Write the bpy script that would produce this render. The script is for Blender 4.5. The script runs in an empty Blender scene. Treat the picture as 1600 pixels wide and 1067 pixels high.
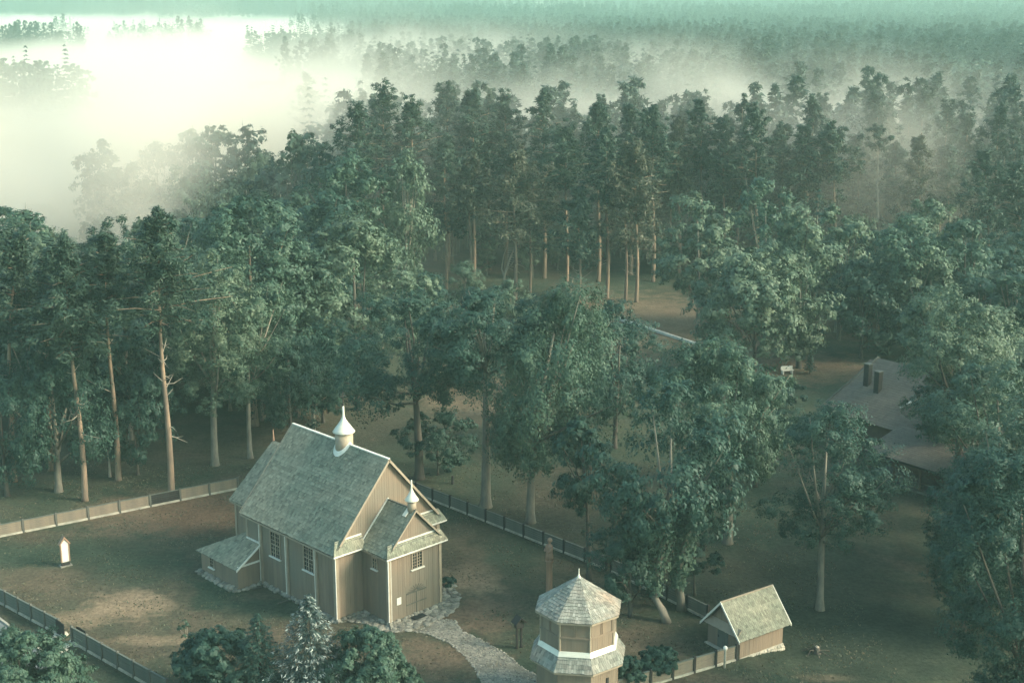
import bpy, math, random
import numpy as np
from mathutils import Vector, Matrix

random.seed(7)
R = math.radians
scene = bpy.context.scene
C = scene.collection

# ------------------------------------------------------------------ camera
CAM_H, PITCH, FPX = 40.0, R(14.0), 2150.0
cam_d = bpy.data.cameras.new('camera')
cam_d.sensor_width = 36.0
cam_d.lens = 36.0 * FPX / 1600.0
cam_d.clip_start, cam_d.clip_end = 1.0, 20000.0
cam = bpy.data.objects.new('camera', cam_d)
C.objects.link(cam)
cam.location = (0, 0, CAM_H)
cam.rotation_euler = (R(90) - PITCH, 0, 0)
scene.camera = cam

# ------------------------------------------------------------------ light
SUN_DIR = Vector((0.86, -0.20, 0.50)).normalized()      # towards the sun
world = bpy.data.worlds.new('World')
scene.world = world
world.use_nodes = True
wn = world.node_tree
bg = wn.nodes['Background']
sky = wn.nodes.new('ShaderNodeTexSky')
sky.sky_type = 'NISHITA'
sky.sun_disc = False
sky.sun_elevation = math.asin(SUN_DIR.z)
sky.sun_rotation = math.atan2(SUN_DIR.x, SUN_DIR.y)
sky.air_density, sky.dust_density, sky.ozone_density = 1.0, 3.0, 1.0
tintn = wn.nodes.new('ShaderNodeMix')
tintn.data_type = 'RGBA'
tintn.blend_type = 'MULTIPLY'
tintn.inputs[0].default_value = 1.0
tintn.inputs[7].default_value = (0.78, 1.0, 0.86, 1)
wn.links.new(sky.outputs[0], tintn.inputs[6])
wn.links.new(tintn.outputs[2], bg.inputs[0])
bg.inputs[1].default_value = 0.15
sun_d = bpy.data.lights.new('sun', 'SUN')
sun_d.energy = 2.0
sun_d.angle = R(18)
sun_d.color = (1.0, 0.84, 0.69)
sun = bpy.data.objects.new('sun', sun_d)
C.objects.link(sun)
sun.rotation_euler = SUN_DIR.to_track_quat('Z', 'Y').to_euler()
sun.location = (60, 20, 120)

vs = scene.view_settings
vs.view_transform, vs.look = 'Standard', 'None'
vs.exposure, vs.gamma, vs.use_curve_mapping = 1.46, 1.0, False
cy = scene.cycles
cy.max_bounces = 8
cy.diffuse_bounces, cy.glossy_bounces, cy.transmission_bounces = 2, 1, 3
cy.volume_bounces = 5
cy.transparent_max_bounces = 12
cy.volume_step_rate = 2.5
cy.volume_max_steps = 256
cy.sample_clamp_indirect = 4.0
cy.use_denoising = True

# ------------------------------------------------------------------ photograph to place
def terrain(x, y):
    def S(a, b, v):
        t = min(1, max(0, (v - a) / (b - a)))
        return t * t * (3 - 2 * t)
    z = -0.6 * S(14.2, 18.6, x) * (1 - S(88, 100, y)) * (1 - S(40, 70, x))
    d = math.hypot(x, y)
    z += 22 * S(1100, 2900 + 350 * math.sin(x * .0023 + 1) + 200 * math.sin(x * .007), d)
    return z

def ray(px, py):
    x, y = (px - 800) / FPX, -(py - 533.5) / FPX
    return Vector((x, math.cos(PITCH) + y * math.sin(PITCH), -math.sin(PITCH) + y * math.cos(PITCH)))

def at(px, py, z=0.0):
    r = ray(px, py)
    t = (z - CAM_H) / r.z
    return Vector((0, 0, CAM_H)) + r * t

def ground(px, py):
    p = at(px, py)
    for _ in range(4):
        p = at(px, py, terrain(p.x, p.y))
    return p

def height_at(px, py, p):                      # height seen at row py above the spot p
    r = ray(px, py)
    return CAM_H + r.z * math.hypot(p.x, p.y) / math.hypot(r.x, r.y)

# ------------------------------------------------------------------ materials
def nodes_of(name):
    m = bpy.data.materials.new(name)
    m.use_nodes = True
    nt = m.node_tree
    return m, nt, nt.nodes['Principled BSDF']

def mixc(nt, fac, a, b, blend='MIX'):
    n = nt.nodes.new('ShaderNodeMix')
    n.data_type, n.blend_type = 'RGBA', blend
    for s, v in ((0, fac), (6, a), (7, b)):
        if isinstance(v, (tuple, list)):
            n.inputs[s].default_value = (*v, 1) if len(v) == 3 else v
        elif isinstance(v, (int, float)):
            n.inputs[s].default_value = v
        else:
            nt.links.new(v, n.inputs[s])
    return n.outputs[2]

def noise(nt, scale, detail=4, rough=0.55, coord='Object', stretch=None, dist=0.0):
    tc = nt.nodes.new('ShaderNodeTexCoord')
    out = tc.outputs[coord]
    if stretch:
        mp = nt.nodes.new('ShaderNodeMapping')
        mp.inputs['Scale'].default_value = stretch
        nt.links.new(out, mp.inputs[0])
        out = mp.outputs[0]
    n = nt.nodes.new('ShaderNodeTexNoise')
    n.inputs['Scale'].default_value = scale
    n.inputs['Detail'].default_value = detail
    n.inputs['Roughness'].default_value = rough
    n.inputs['Distortion'].default_value = dist
    nt.links.new(out, n.inputs['Vector'])
    return n.outputs['Fac']

def ramp(nt, fac, lo, hi):
    n = nt.nodes.new('ShaderNodeMapRange')
    n.interpolation_type = 'SMOOTHSTEP'
    n.inputs[1].default_value, n.inputs[2].default_value = lo, hi
    nt.links.new(fac, n.inputs[0])
    return n.outputs[0]

def math_n(nt, op, a, b=0.0):
    n = nt.nodes.new('ShaderNodeMath')
    n.operation = op
    for i, v in enumerate((a, b)):
        if isinstance(v, (int, float)):
            n.inputs[i].default_value = v
        else:
            nt.links.new(v, n.inputs[i])
    return n.outputs[0]

def tint(nt, name='tint'):
    n = nt.nodes.new('ShaderNodeAttribute')
    n.attribute_name = name
    return n.outputs['Fac']

def bump(nt, bsdf, h, strength=0.4, dist=0.05):
    b = nt.nodes.new('ShaderNodeBump')
    b.inputs['Strength'].default_value = strength
    b.inputs['Distance'].default_value = dist
    nt.links.new(h, b.inputs['Height'])
    nt.links.new(b.outputs[0], bsdf.inputs['Normal'])

def simple(name, a, b=None, scale=3.0, rough=0.75, stretch=None, use_tint=0.0, metal=0.0, bumps=0.0, third=None):
    m, nt, p = nodes_of(name)
    b = b or tuple(v * 0.75 for v in a)
    col = mixc(nt, ramp(nt, noise(nt, scale, stretch=stretch), 0.3, 0.7), a, b)
    if third:
        col = mixc(nt, ramp(nt, noise(nt, scale * 0.23, 3), 0.45, 0.7), col, third)
    if use_tint:
        k = math_n(nt, 'ADD', math_n(nt, 'MULTIPLY', tint(nt), 2 * use_tint), 1 - use_tint)
        col = mixc(nt, 1.0, col, k, 'MULTIPLY')
    nt.links.new(col, p.inputs['Base Color'])
    p.inputs['Roughness'].default_value = rough
    p.inputs['Metallic'].default_value = metal
    if bumps:
        bump(nt, p, noise(nt, scale * 4, 3, stretch=stretch), bumps, 0.03)
    return m

M = {}
M['plank'] = simple('painted_plank', (0.2494, 0.1806, 0.1247), (0.2021, 0.1531, 0.1101), 0.7, 0.7, (3, 3, 0.5), 0.09, third=(0.1849, 0.1591, 0.1204))
M['trim'] = simple('trim_paint', (0.3612, 0.2838, 0.2021), (0.2924, 0.2322, 0.1720), 2.0, 0.6, use_tint=0.0)
M['white'] = simple('white_paint', (0.78, 0.74, 0.64), (0.66, 0.62, 0.53), 2.0, 0.5)
M['tin'] = simple('painted_tin', (0.74, 0.70, 0.58), (0.62, 0.58, 0.48), 1.2, 0.4, metal=0.1)
M['shingle'] = simple('weathered_shingle', (0.2425, 0.2325, 0.1675), (0.1548, 0.1686, 0.1225), 0.55, 0.85, (1, 1, 1), 0.36, third=(0.3096, 0.2598, 0.1797))
M['shingle_tower'] = simple('tower_shingle', (0.2838, 0.2666, 0.2236), (0.2064, 0.2107, 0.1763), 1.6, 0.85, None, 0.38, third=(0.3096, 0.2322, 0.1720))
M['glass'] = simple('window_glass', (0.015, 0.02, 0.02), (0.03, 0.035, 0.035), 2.0, 0.12)
M['dark_wood'] = simple('dark_wood', (0.026, 0.024, 0.021), (0.018, 0.017, 0.015), 5, 0.7)
M['grey_wood'] = simple('grey_wood', (0.12, 0.115, 0.095), (0.08, 0.08, 0.065), 3, 0.8, (1, 1, 0.3))
M['fence_tan'] = simple('fence_tan_board', (0.2580, 0.2021, 0.1419), (0.1892, 0.1548, 0.1161), 1.4, 0.8, None, 0.0)
M['fence_green'] = simple('fence_grey_board', (0.1376, 0.1419, 0.1161), (0.1032, 0.1161, 0.0946), 1.4, 0.8)
M['plinth'] = simple('pale_plinth', (0.55, 0.49, 0.39), (0.33, 0.30, 0.24), 1.1, 0.8)
M['stone'] = simple('field_stone', (0.30, 0.265, 0.21), (0.17, 0.165, 0.135), 2.5, 0.85, None, 0.45, bumps=0.5)
M['carved'] = simple('carved_oak', (0.36, 0.215, 0.14), (0.26, 0.155, 0.10), 4, 0.65, (1, 1, 0.2), bumps=0.4)
M['mat'] = simple('rubber_mat', (0.008, 0.01, 0.011), None, 8, 0.7)
M['house_roof'] = simple('house_roof', (0.160, 0.126, 0.094), (0.130, 0.105, 0.080), 0.6, 0.85, None, 0.14)
M['chimney'] = simple('chimney_metal', (0.03, 0.026, 0.024), None, 3, 0.6)
M['house_wall'] = simple('house_wall', (0.13, 0.09, 0.065), (0.09, 0.065, 0.05), 2, 0.75)
M['pine_bark'] = simple('pine_bark', (0.30, 0.205, 0.135), (0.17, 0.125, 0.09), 1.1, 0.85, (3, 3, 0.6), bumps=0.8, third=(0.085, 0.068, 0.052))
M['grey_bark'] = simple('grey_bark', (0.235, 0.205, 0.155), (0.135, 0.125, 0.10), 1.3, 0.85, (2, 2, 0.7), bumps=0.6)
M['dark_bark'] = simple('dark_bark', (0.10, 0.085, 0.065), (0.06, 0.055, 0.045), 1.3, 0.85, (2, 2, 0.7), bumps=0.6)
M['dead_bark'] = simple('dead_bark', (0.40, 0.34, 0.26), (0.28, 0.24, 0.19), 1.5, 0.8)
M['road'] = simple('asphalt', (0.15, 0.16, 0.155), (0.12, 0.13, 0.128), 0.8, 0.8, bumps=0.2)

def leaf_mat(name, a, b, c, trans=0.25, vary=0.5):
    m, nt, p = nodes_of(name)
    col = mixc(nt, tint(nt), a, b)
    oi = nt.nodes.new('ShaderNodeObjectInfo')
    col = mixc(nt, math_n(nt, 'MULTIPLY', oi.outputs['Random'], vary), col, c)
    nt.links.new(col, p.inputs['Base Color'])
    p.inputs['Roughness'].default_value = 0.55
    p.inputs['Specular IOR Level'].default_value = 0.35
    tr = nt.nodes.new('ShaderNodeBsdfTranslucent')
    nt.links.new(col, tr.inputs['Color'])
    mx = nt.nodes.new('ShaderNodeMixShader')
    mx.inputs[0].default_value = trans
    out = nt.nodes['Material Output']
    nt.links.new(p.outputs[0], mx.inputs[1])
    nt.links.new(tr.outputs[0], mx.inputs[2])
    nt.links.new(mx.outputs[0], out.inputs[0])
    return m
M['leaf'] = leaf_mat('broad_leaf', (0.0298, 0.0780, 0.0537), (0.1055, 0.1615, 0.1011), (0.0526, 0.0981, 0.0727))
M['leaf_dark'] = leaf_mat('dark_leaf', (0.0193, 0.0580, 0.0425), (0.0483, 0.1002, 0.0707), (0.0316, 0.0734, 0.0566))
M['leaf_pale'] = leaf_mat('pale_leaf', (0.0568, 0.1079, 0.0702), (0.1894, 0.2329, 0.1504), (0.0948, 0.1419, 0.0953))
M['needle'] = leaf_mat('pine_needle', (0.0211, 0.0535, 0.0384), (0.0615, 0.0947, 0.0606), (0.0369, 0.0714, 0.0525), 0.15)
M['needle_brown'] = leaf_mat('sunlit_pine_needle', (0.040, 0.058, 0.038), (0.125, 0.118, 0.076), (0.075, 0.080, 0.055), 0.15)  # warm light on some pine crowns is put into this needle colour
M['spruce'] = leaf_mat('spruce_needle', (0.0169, 0.0491, 0.0369), (0.0422, 0.0813, 0.0582), (0.0303, 0.0663, 0.0504), 0.12)
M['grass'] = leaf_mat('grass_blade', (0.075, 0.100, 0.062), (0.19, 0.155, 0.105), (0.1, 0.1, 0.07), 0.3, 0.0)
M['blue_spruce'] = leaf_mat('blue_spruce_needle', (0.022, 0.052, 0.048), (0.55, 0.57, 0.50), (0.05, 0.08, 0.075), 0.12, 0.1)

def ground_material():
    m, nt, p = nodes_of('meadow_ground')
    big = ramp(nt, noise(nt, 0.075, 5, 0.6, dist=0.6), 0.44, 0.70)
    mid = ramp(nt, noise(nt, 0.33, 5, 0.65, dist=0.4), 0.35, 0.68)
    fine = noise(nt, 3.2, 5, 0.7)
    brown = mixc(nt, ramp(nt, noise(nt, 0.9, 5, 0.7), 0.36, 0.64), (0.1043, 0.0815, 0.0588), (0.1468, 0.1141, 0.0823))
    green = mixc(nt, mid, (0.0462, 0.0672, 0.0470), (0.0756, 0.0857, 0.0588))
    col = mixc(nt, big, green, brown)
    geo = nt.nodes.new('ShaderNodeNewGeometry')
    sep = nt.nodes.new('ShaderNodeSeparateXYZ')
    nt.links.new(geo.outputs['Position'], sep.inputs[0])
    wob = noise(nt, 0.55, 5, 0.65)
    # patches of worn earth, grass, clearings and painted shade (x, y, radius x, radius y)
    def patch(x, y, rx, ry, soft=0.75):
        dx = math_n(nt, 'DIVIDE', math_n(nt, 'SUBTRACT', sep.outputs[0], x), rx)
        dy = math_n(nt, 'DIVIDE', math_n(nt, 'SUBTRACT', sep.outputs[1], y), ry)
        d = math_n(nt, 'SQRT', math_n(nt, 'ADD', math_n(nt, 'MULTIPLY', dx, dx), math_n(nt, 'MULTIPLY', dy, dy)))
        d = math_n(nt, 'ADD', d, math_n(nt, 'MULTIPLY', math_n(nt, 'SUBTRACT', wob, 0.5), 1.9))
        return math_n(nt, 'SUBTRACT', 1.0, ramp(nt, d, 1.15 - soft, 1.15))
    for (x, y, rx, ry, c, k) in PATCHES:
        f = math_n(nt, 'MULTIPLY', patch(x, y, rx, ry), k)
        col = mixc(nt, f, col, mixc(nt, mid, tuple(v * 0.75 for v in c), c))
    col = mixc(nt, 0.55, col, mixc(nt, ramp(nt, fine, 0.3, 0.72), (0.45, 0.47, 0.45), (1.35, 1.3, 1.2)), 'MULTIPLY')
    nt.links.new(col, p.inputs['Base Color'])
    p.inputs['Roughness'].default_value = 0.95
    p.inputs['Specular IOR Level'].default_value = 0.1
    bump(nt, p, noise(nt, 2.0, 6, 0.75), 0.8, 0.25)
    return m

def gw(px, py):
    p = at(px, py)
    return p.x, p.y
TAN, BRN, GRN = (0.34, 0.25, 0.17), (0.20, 0.142, 0.10), (0.050, 0.078, 0.055)
PATCHES = [
    (-14, 92, 24, 17, (0.150, 0.116, 0.084), 0.45),
    (*gw(235, 800), 7, 6, BRN, 0.8), (*gw(320, 800), 5, 6, (0.17, 0.11, 0.075), 0.9),
    (*gw(130, 870), 8, 3.5, GRN, 0.75), (*gw(220, 895), 5, 3, GRN, 0.6),
    (*gw(205, 945), 3.6, 2.6, TAN, 0.9), (*gw(140, 965), 3.0, 1.7, TAN, 0.75), (*gw(50, 905), 4, 3, BRN, 0.5),
    (*gw(255, 1000), 4.0, 0.9, TAN, 0.55), (*gw(340, 925), 2.6, 3.4, GRN, 0.9), (*gw(430, 950), 4.0, 1.8, GRN, 0.8),  # both greens paint the church's shadow into the lawn colour
    (*gw(740, 905), 2.6, 3.2, TAN, 0.8), (*gw(745, 960), 2.6, 3.4, BRN, 0.95), (*gw(800, 860), 3, 6, GRN, 0.8),
    (*gw(690, 1030), 4.0, 3.0, BRN, 0.8), (*gw(1010, 1000), 3.0, 3.0, BRN, 0.5), (*gw(1290, 1045), 2.2, 0.7, TAN, 0.5),
    (*gw(900, 790), 12, 10, (0.07, 0.068, 0.05), 0.6), (*gw(1250, 900), 10, 8, (0.055, 0.06, 0.046), 0.8), (*gw(1350, 990), 12, 7, (0.045, 0.06, 0.045), .85), (*gw(150, 700), 30, 12, (0.085, 0.075, 0.055), 0.7),  # darker ground, with the shade under trees put into the colour
    (*gw(1030, 500), 16, 18, (0.22, 0.165, 0.115), 0.9), (*gw(1260, 575), 10, 8, (0.19, 0.135, 0.095), 0.9),
    (*gw(745, 625), 8, 10, (0.24, 0.175, 0.12), 0.85), (*gw(700, 690), 9, 5, (0.065, 0.072, 0.052), 0.8), (*gw(560, 660), 9, 10, (0.08, 0.08, 0.058), 0.6),
    (*gw(1370, 790), 8, 10, (0.09, 0.085, 0.06), 0.6),
    (-150, 330, 70, 130, (0.16, 0.17, 0.12), 0.85), (-260, 800, 120, 420, (0.2, 0.2, 0.15), 0.9),
]
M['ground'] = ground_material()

def gravel_material():
    m, nt, p = nodes_of('gravel')
    tc = nt.nodes.new('ShaderNodeTexCoord')
    vo = nt.nodes.new('ShaderNodeTexVoronoi')
    vo.inputs['Scale'].default_value = 7
    nt.links.new(tc.outputs['Object'], vo.inputs['Vector'])
    sp = nt.nodes.new('ShaderNodeSeparateColor')
    nt.links.new(vo.outputs['Color'], sp.inputs[0])
    col = mixc(nt, sp.outputs[0], (0.13, 0.13, 0.105), (0.30, 0.265, 0.21))
    col = mixc(nt, ramp(nt, noise(nt, 0.6, 4), 0.45, 0.7), col, (0.15, 0.135, 0.10))
    nt.links.new(col, p.inputs['Base Color'])
    p.inputs['Roughness'].default_value = 0.9
    bump(nt, p, vo.outputs['Distance'], 0.8, 0.05)
    return m
M['gravel'] = gravel_material()

# ------------------------------------------------------------------ mesh building
LOOSE_PIECES = {'verge_board', 'rail', 'cornice', 'eave_board', 'frame', 'gate_rail', 'veranda_rail', 'fascia', 'flashing_strip', 'clamp_post', 'footing', 'shelter_roof', 'door_leaf', 'plank_rail'}
class MB:
    def __init__(s):
        s.v, s.f, s.t, s.m, s.p = [], [], [], [], []

    def add(s, verts, faces, t=0.5, mi=0):
        k = len(s.v)
        s.p.append((k, len(s.f)))
        s.v += [tuple(p) for p in verts]
        s.t += [t] * len(verts)
        for f in faces:
            s.f.append(tuple(i + k for i in f))
            s.m.append(mi)

    def obox(s, o, a, b, c, t=0.5, mi=0):
        o, a, b, c = Vector(o), Vector(a), Vector(b), Vector(c)
        if a.cross(b).dot(c) < 0:
            a, b = b, a
        P = [o, o + a, o + a + b, o + b]
        P += [p + c for p in P]
        s.add(P, [(3, 2, 1, 0), (4, 5, 6, 7), (0, 1, 5, 4), (1, 2, 6, 5), (2, 3, 7, 6), (3, 0, 4, 7)], t, mi)

    def box(s, x0, x1, y0, y1, z0, z1, t=0.5, mi=0):
        s.obox((x0, y0, z0), (x1 - x0, 0, 0), (0, y1 - y0, 0), (0, 0, z1 - z0), t, mi)

    def prism(s, poly, vec, t=0.5, mi=0):
        poly, vec = [Vector(p) for p in poly], Vector(vec)
        n = len(poly)
        nrm = sum(((poly[i] - poly[0]).cross(poly[i + 1] - poly[0]) for i in range(1, n - 1)), Vector())
        if nrm.dot(vec) > 0:
            poly.reverse()
        top = [p + vec for p in poly]
        fs = [tuple(range(n)), tuple(range(2 * n - 1, n - 1, -1))]
        for i in range(n):
            j = (i + 1) % n
            fs.append((j, i, i + n, j + n))
        s.add(poly + top, fs, t, mi)

    def tube(s, pts, rad, n=6, t=0.5, cap=True, mi=0):
        pts = [Vector(p) for p in pts]
        if isinstance(rad, (int, float)):
            rad = [rad] * len(pts)
        V, Fs = [], []
        for i, p in enumerate(pts):
            d = (pts[min(i + 1, len(pts) - 1)] - pts[max(i - 1, 0)]).normalized()
            u = d.cross(Vector((0, 0, 1)) if abs(d.z) < 0.9 else Vector((1, 0, 0))).normalized()
            w = d.cross(u)
            for k in range(n):
                a = 2 * math.pi * k / n
                V.append(p + (u * math.cos(a) + w * math.sin(a)) * rad[i])
        for i in range(len(pts) - 1):
            for k in range(n):
                k2 = (k + 1) % n
                Fs.append((i * n + k, i * n + k2, (i + 1) * n + k2, (i + 1) * n + k))
        if cap:
            Fs.append(tuple(range(n - 1, -1, -1)))
            Fs.append(tuple((len(pts) - 1) * n + k for k in range(n)))
        s.add(V, Fs, t, mi)

    def lathe(s, prof, n=16, c=(0, 0, 0), rot=0.0, t=0.5, sx=1.0, sy=1.0, mi=0):
        V, Fs = [], []
        for (r, z) in prof:
            for k in range(n):
                a = 2 * math.pi * k / n + rot
                V.append((c[0] + r * math.cos(a) * sx, c[1] + r * math.sin(a) * sy, c[2] + z))
        for i in range(len(prof) - 1):
            for k in range(n):
                k2 = (k + 1) % n
                Fs.append((i * n + k, i * n + k2, (i + 1) * n + k2, (i + 1) * n + k))
        Fs.append(tuple(range(n - 1, -1, -1)))
        Fs.append(tuple((len(prof) - 1) * n + k for k in range(n)))
        s.add(V, Fs, t, mi)

    def build(s, name, mat, parent=None, smooth=False, stuff=False):
        if name in LOOSE_PIECES and len(s.p) > 1 and not isinstance(mat, (list, tuple)):
            o = None
            for i, (v0, f0) in enumerate(s.p):                  # each piece becomes a part of its own
                v1, f1 = s.p[i + 1] if i + 1 < len(s.p) else (len(s.v), len(s.f))
                q = MB()
                q.add(s.v[v0:v1], [tuple(j - v0 for j in f) for f in s.f[f0:f1]])
                q.t = s.t[v0:v1]
                r = q.build(name, mat, parent, smooth)
                o = o or r
            return o
        stuff = stuff or name in ('glazing_bar', 'dead_branch', 'twig', 'door_rail', 'root')
        me = bpy.data.meshes.new(name)
        me.from_pydata(s.v, [], s.f)
        mats = mat if isinstance(mat, (list, tuple)) else [mat]
        for q in mats:
            me.materials.append(q)
        if len(mats) > 1:
            me.polygons.foreach_set('material_index', s.m)
        at_ = me.attributes.new('tint', 'FLOAT', 'POINT')
        at_.data.foreach_set('value', np.array(s.t, dtype=np.float32))
        if smooth:
            me.polygons.foreach_set('use_smooth', [True] * len(me.polygons))
        me.update()
        return link(name, me, parent, stuff)

def link(name, me, parent=None, stuff=False):
    o = bpy.data.objects.new(name, me)
    C.objects.link(o)
    if parent is not None:
        o.parent = parent
    if stuff:
        o['kind'] = 'stuff'
    return o

def tag(o, label, cat, group=None, kind=None):
    o['label'], o['category'] = label, cat
    if group:
        o['group'] = group
    if kind:
        o['kind'] = kind
    return o

def thing(name, label, cat, loc=(0, 0, 0), rz=0.0, group=None):
    o = bpy.data.objects.new(name, None)
    C.objects.link(o)
    o.empty_display_size = 0.3
    o.location, o.rotation_euler = loc, (0, 0, rz)
    return tag(o, label, cat, group)

def copy_tree(o, parent=None):
    c = o.copy()
    C.objects.link(c)
    if parent is not None:
        c.parent = parent
    for ch in KIDS.get(o.name, []):
        copy_tree(ch, c)
    return c
KIDS = {}
def kids(root):
    for ch in C.objects:
        if ch.parent is not None:
            l = KIDS.setdefault(ch.parent.name, [])
            if ch not in l:
                l.append(ch)

# shingle courses laid on a sloping plane: P0 + a*s + b*t, s from lo(t) to hi(t)
def shingles(mb, P0, a, b, slope_len, lo, hi, exp=0.22, w=0.17, thick=0.03, rnd=None):
    rnd = rnd or random
    P0, a, b = Vector(P0), Vector(a).normalized(), Vector(b).normalized()
    n = a.cross(b).normalized()
    if n.z < 0:
        n = -n
    rows = max(1, int(slope_len / exp))
    e = slope_len / rows
    patchy = [rnd.uniform(-0.15, 0.15) for _ in range(rows + 1)]
    for r in range(rows):
        t0 = r * e
        s0, s1 = lo(t0), hi(t0)
        s1b, s0b = hi(t0 + e), lo(t0 + e)
        s = s0 - rnd.uniform(0, w * 0.6)
        while s < s1:
            ww = w * rnd.uniform(0.7, 1.35)
            x0, x1 = max(s + 0.006, s0), min(s + ww - 0.006, s1)
            s += ww
            if x1 - x0 < 0.03:
                continue
            y0, y1 = max(min(x0, s1b), s0b), max(min(x1, s1b), s0b)
            lift = thick * rnd.uniform(0.7, 1.5)
            drop = rnd.uniform(-0.025, 0.02)
            A, B = P0 + a * x0 + b * (t0 + drop), P0 + a * x1 + b * (t0 + drop + rnd.uniform(-.008, .008))
            D, E_ = P0 + a * y0 + b * (t0 + e * 1.12), P0 + a * y1 + b * (t0 + e * 1.12)
            tt = min(1, max(0, 0.5 + patchy[r] + rnd.gauss(0, 0.22)))
            mb.add([A, B, A + n * lift, B + n * lift, E_ + n * 0.006, D + n * 0.006],
                   [(0, 1, 3, 2), (2, 3, 4, 5), (0, 2, 5), (1, 4, 3)], tt)

# vertical boards on a wall: origin O, along d, facing n, s0..s1, z from zb(s) to zt(s), holes (s0,s1,z0,z1)
def boards(mb, O, d, n, s0, s1, zb, zt, holes=(), w=0.19, thick=0.022):
    O, d, n = Vector(O), Vector(d).normalized(), Vector(n).normalized()
    fz = (lambda f: f if callable(f) else (lambda s: f))
    zb, zt = fz(zb), fz(zt)
    s = s0
    while s < s1 - 0.02:
        e = min(s + w * random.uniform(0.85, 1.15), s1)
        if s1 - e < 0.05:
            e = s1
        x0, x1 = s + 0.004, e - 0.004
        tt = min(1, max(0, random.gauss(0.5, 0.22)))
        dep = thick * random.uniform(0.55, 1.0)
        segs = [[0.0, 1.0, None]]
        cuts = sorted([(h[2], h[3]) for h in holes if x1 > h[0] and x0 < h[1]])
        lo0, lo1 = zb(x0), zb(x1)
        pieces, b0, b1 = [], lo0, lo1
        for (z0, z1) in cuts:
            pieces.append((b0, b1, z0, z0)); b0 = b1 = z1
        pieces.append((b0, b1, zt(x0), zt(x1)))
        for (q0, q1, r0, r1) in pieces:
            if max(r0 - q0, r1 - q1) < 0.02:
                continue
            up = Vector((0, 0, 1))
            P = [O + d * x0 + up * q0, O + d * x1 + up * q1, O + d * x1 + up * r1, O + d * x0 + up * r0]
            mb.prism(P, n * dep, tt)
        s = e

def window(parent, O, d, n, s0, s1, z0, z1, cols, rows, glass=None, mull=True):
    """frame (outer trim, sill), glass and glazing bars; window > frame, sill, pane, glazing_bar"""
    O, d, n = Vector(O), Vector(d).normalized(), Vector(n).normalized()
    up = Vector((0, 0, 1))
    g = MB()
    g.obox(O + d * s0 + up * z0 + n * -0.05, d * (s1 - s0), up * (z1 - z0), n * 0.055)
    win = g.build('window', glass or M['glass'], parent)
    f = MB()
    fw = 0.09
    for (a, b, c, e) in ((s0 - fw, s0, z0, z1), (s1, s1 + fw, z0, z1), (s0 - fw, s1 + fw, z1, z1 + fw * 1.2)):
        f.obox(O + d * a + up * c + n * -0.02, d * (b - a), up * (e - c), n * 0.085)
    f.build('frame', M['trim'], win)
    q = MB()
    q.obox(O + d * (s0 - fw * 1.8) + up * (z0 - 0.08) + n * -0.02, d * (s1 - s0 + fw * 3.6), up * 0.079, n * 0.17)
    q.build('sill', M['white'], win)
    b = MB()
    W, Hh = s1 - s0, z1 - z0
    for i in range(1, cols):
        x = s0 + W * i / cols
        wd = 0.075 if (mull and i == cols // 2) else 0.032
        b.obox(O + d * (x - wd / 2) + up * z0 + n * 0.004, d * wd, up * Hh, n * (0.04 if wd > .05 else 0.028))
    for j in range(1, rows):
        z = z0 + Hh * j / rows
        wd = 0.075 if (mull and rows > 5 and j == rows // 2) else 0.032
        b.obox(O + d * s0 + up * (z - wd / 2) + n * 0.006, d * W, up * wd, n * (0.036 if wd > .05 else 0.02))
    b.build('glazing_bar', M['trim'], win)
    return win

def lump(mb, c, r, t=0.5, flat=0.6, rnd=random):
    ph = rnd.uniform(0, 6.28)
    n = 7
    V = []
    sx, sy = rnd.uniform(0.8, 1.25), rnd.uniform(0.75, 1.1)
    rings = [(0.85, -0.5), (1.0, 0.1), (0.72, 0.75)]
    jit = [rnd.uniform(0.85, 1.15) for _ in range(n)]
    for (k, z) in rings:
        for i in range(n):
            a = ph + 2 * math.pi * i / n
            V.append((c[0] + r * k * sx * jit[i] * math.cos(a), c[1] + r * k * sy * jit[i] * math.sin(a), c[2] + r * z * flat))
    V.append((c[0], c[1], c[2] + r * flat * 0.95))
    Fs = []
    for q in range(2):
        for i in range(n):
            j = (i + 1) % n
            Fs.append((q * n + i, q * n + j, (q + 1) * n + j, (q + 1) * n + i))
    for i in range(n):
        Fs.append((2 * n + i, 2 * n + (i + 1) % n, 3 * n))
    mb.add(V, Fs, t)

# ================================================================== THE SETTING
def build_ground():
    def axis(lo, hi, step, far, g):
        a = list(np.arange(lo, hi + 0.01, step))
        s = step
        while a[-1] < far:
            s = min(s * g, 160); a.append(a[-1] + s)
        s = step
        while a[0] > -far:
            s = min(s * g, 160); a.insert(0, a[0] - s)
        return a
    xs, ys = axis(-45, 50, 1.0, 5200, 1.12), axis(62, 130, 1.0, 5200, 1.12)
    nx, ny = len(xs), len(ys)
    V = [(x, y, terrain(x, y)) for y in ys for x in xs]
    Fs = [(j * nx + i, j * nx + i + 1, (j + 1) * nx + i + 1, (j + 1) * nx + i) for j in range(ny - 1) for i in range(nx - 1)]
    me = bpy.data.meshes.new('ground')
    me.from_pydata(V, [], Fs)
    me.materials.append(M['ground'])
    me.polygons.foreach_set('use_smooth', [True] * len(Fs))
    tag(link('ground', me), 'brown and green grassy ground of the churchyard and forest floor', 'ground', kind='structure')
build_ground()

def sheet(name, pts, mat, z, label, cat):
    """a thin flat sheet on the ground, refined so it follows its outline"""
    mb = MB()
    mb.prism([(p.x, p.y, -0.03) for p in pts], (0, 0, z + 0.03))
    return tag(mb.build(name, mat), label, cat, kind='structure')

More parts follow.
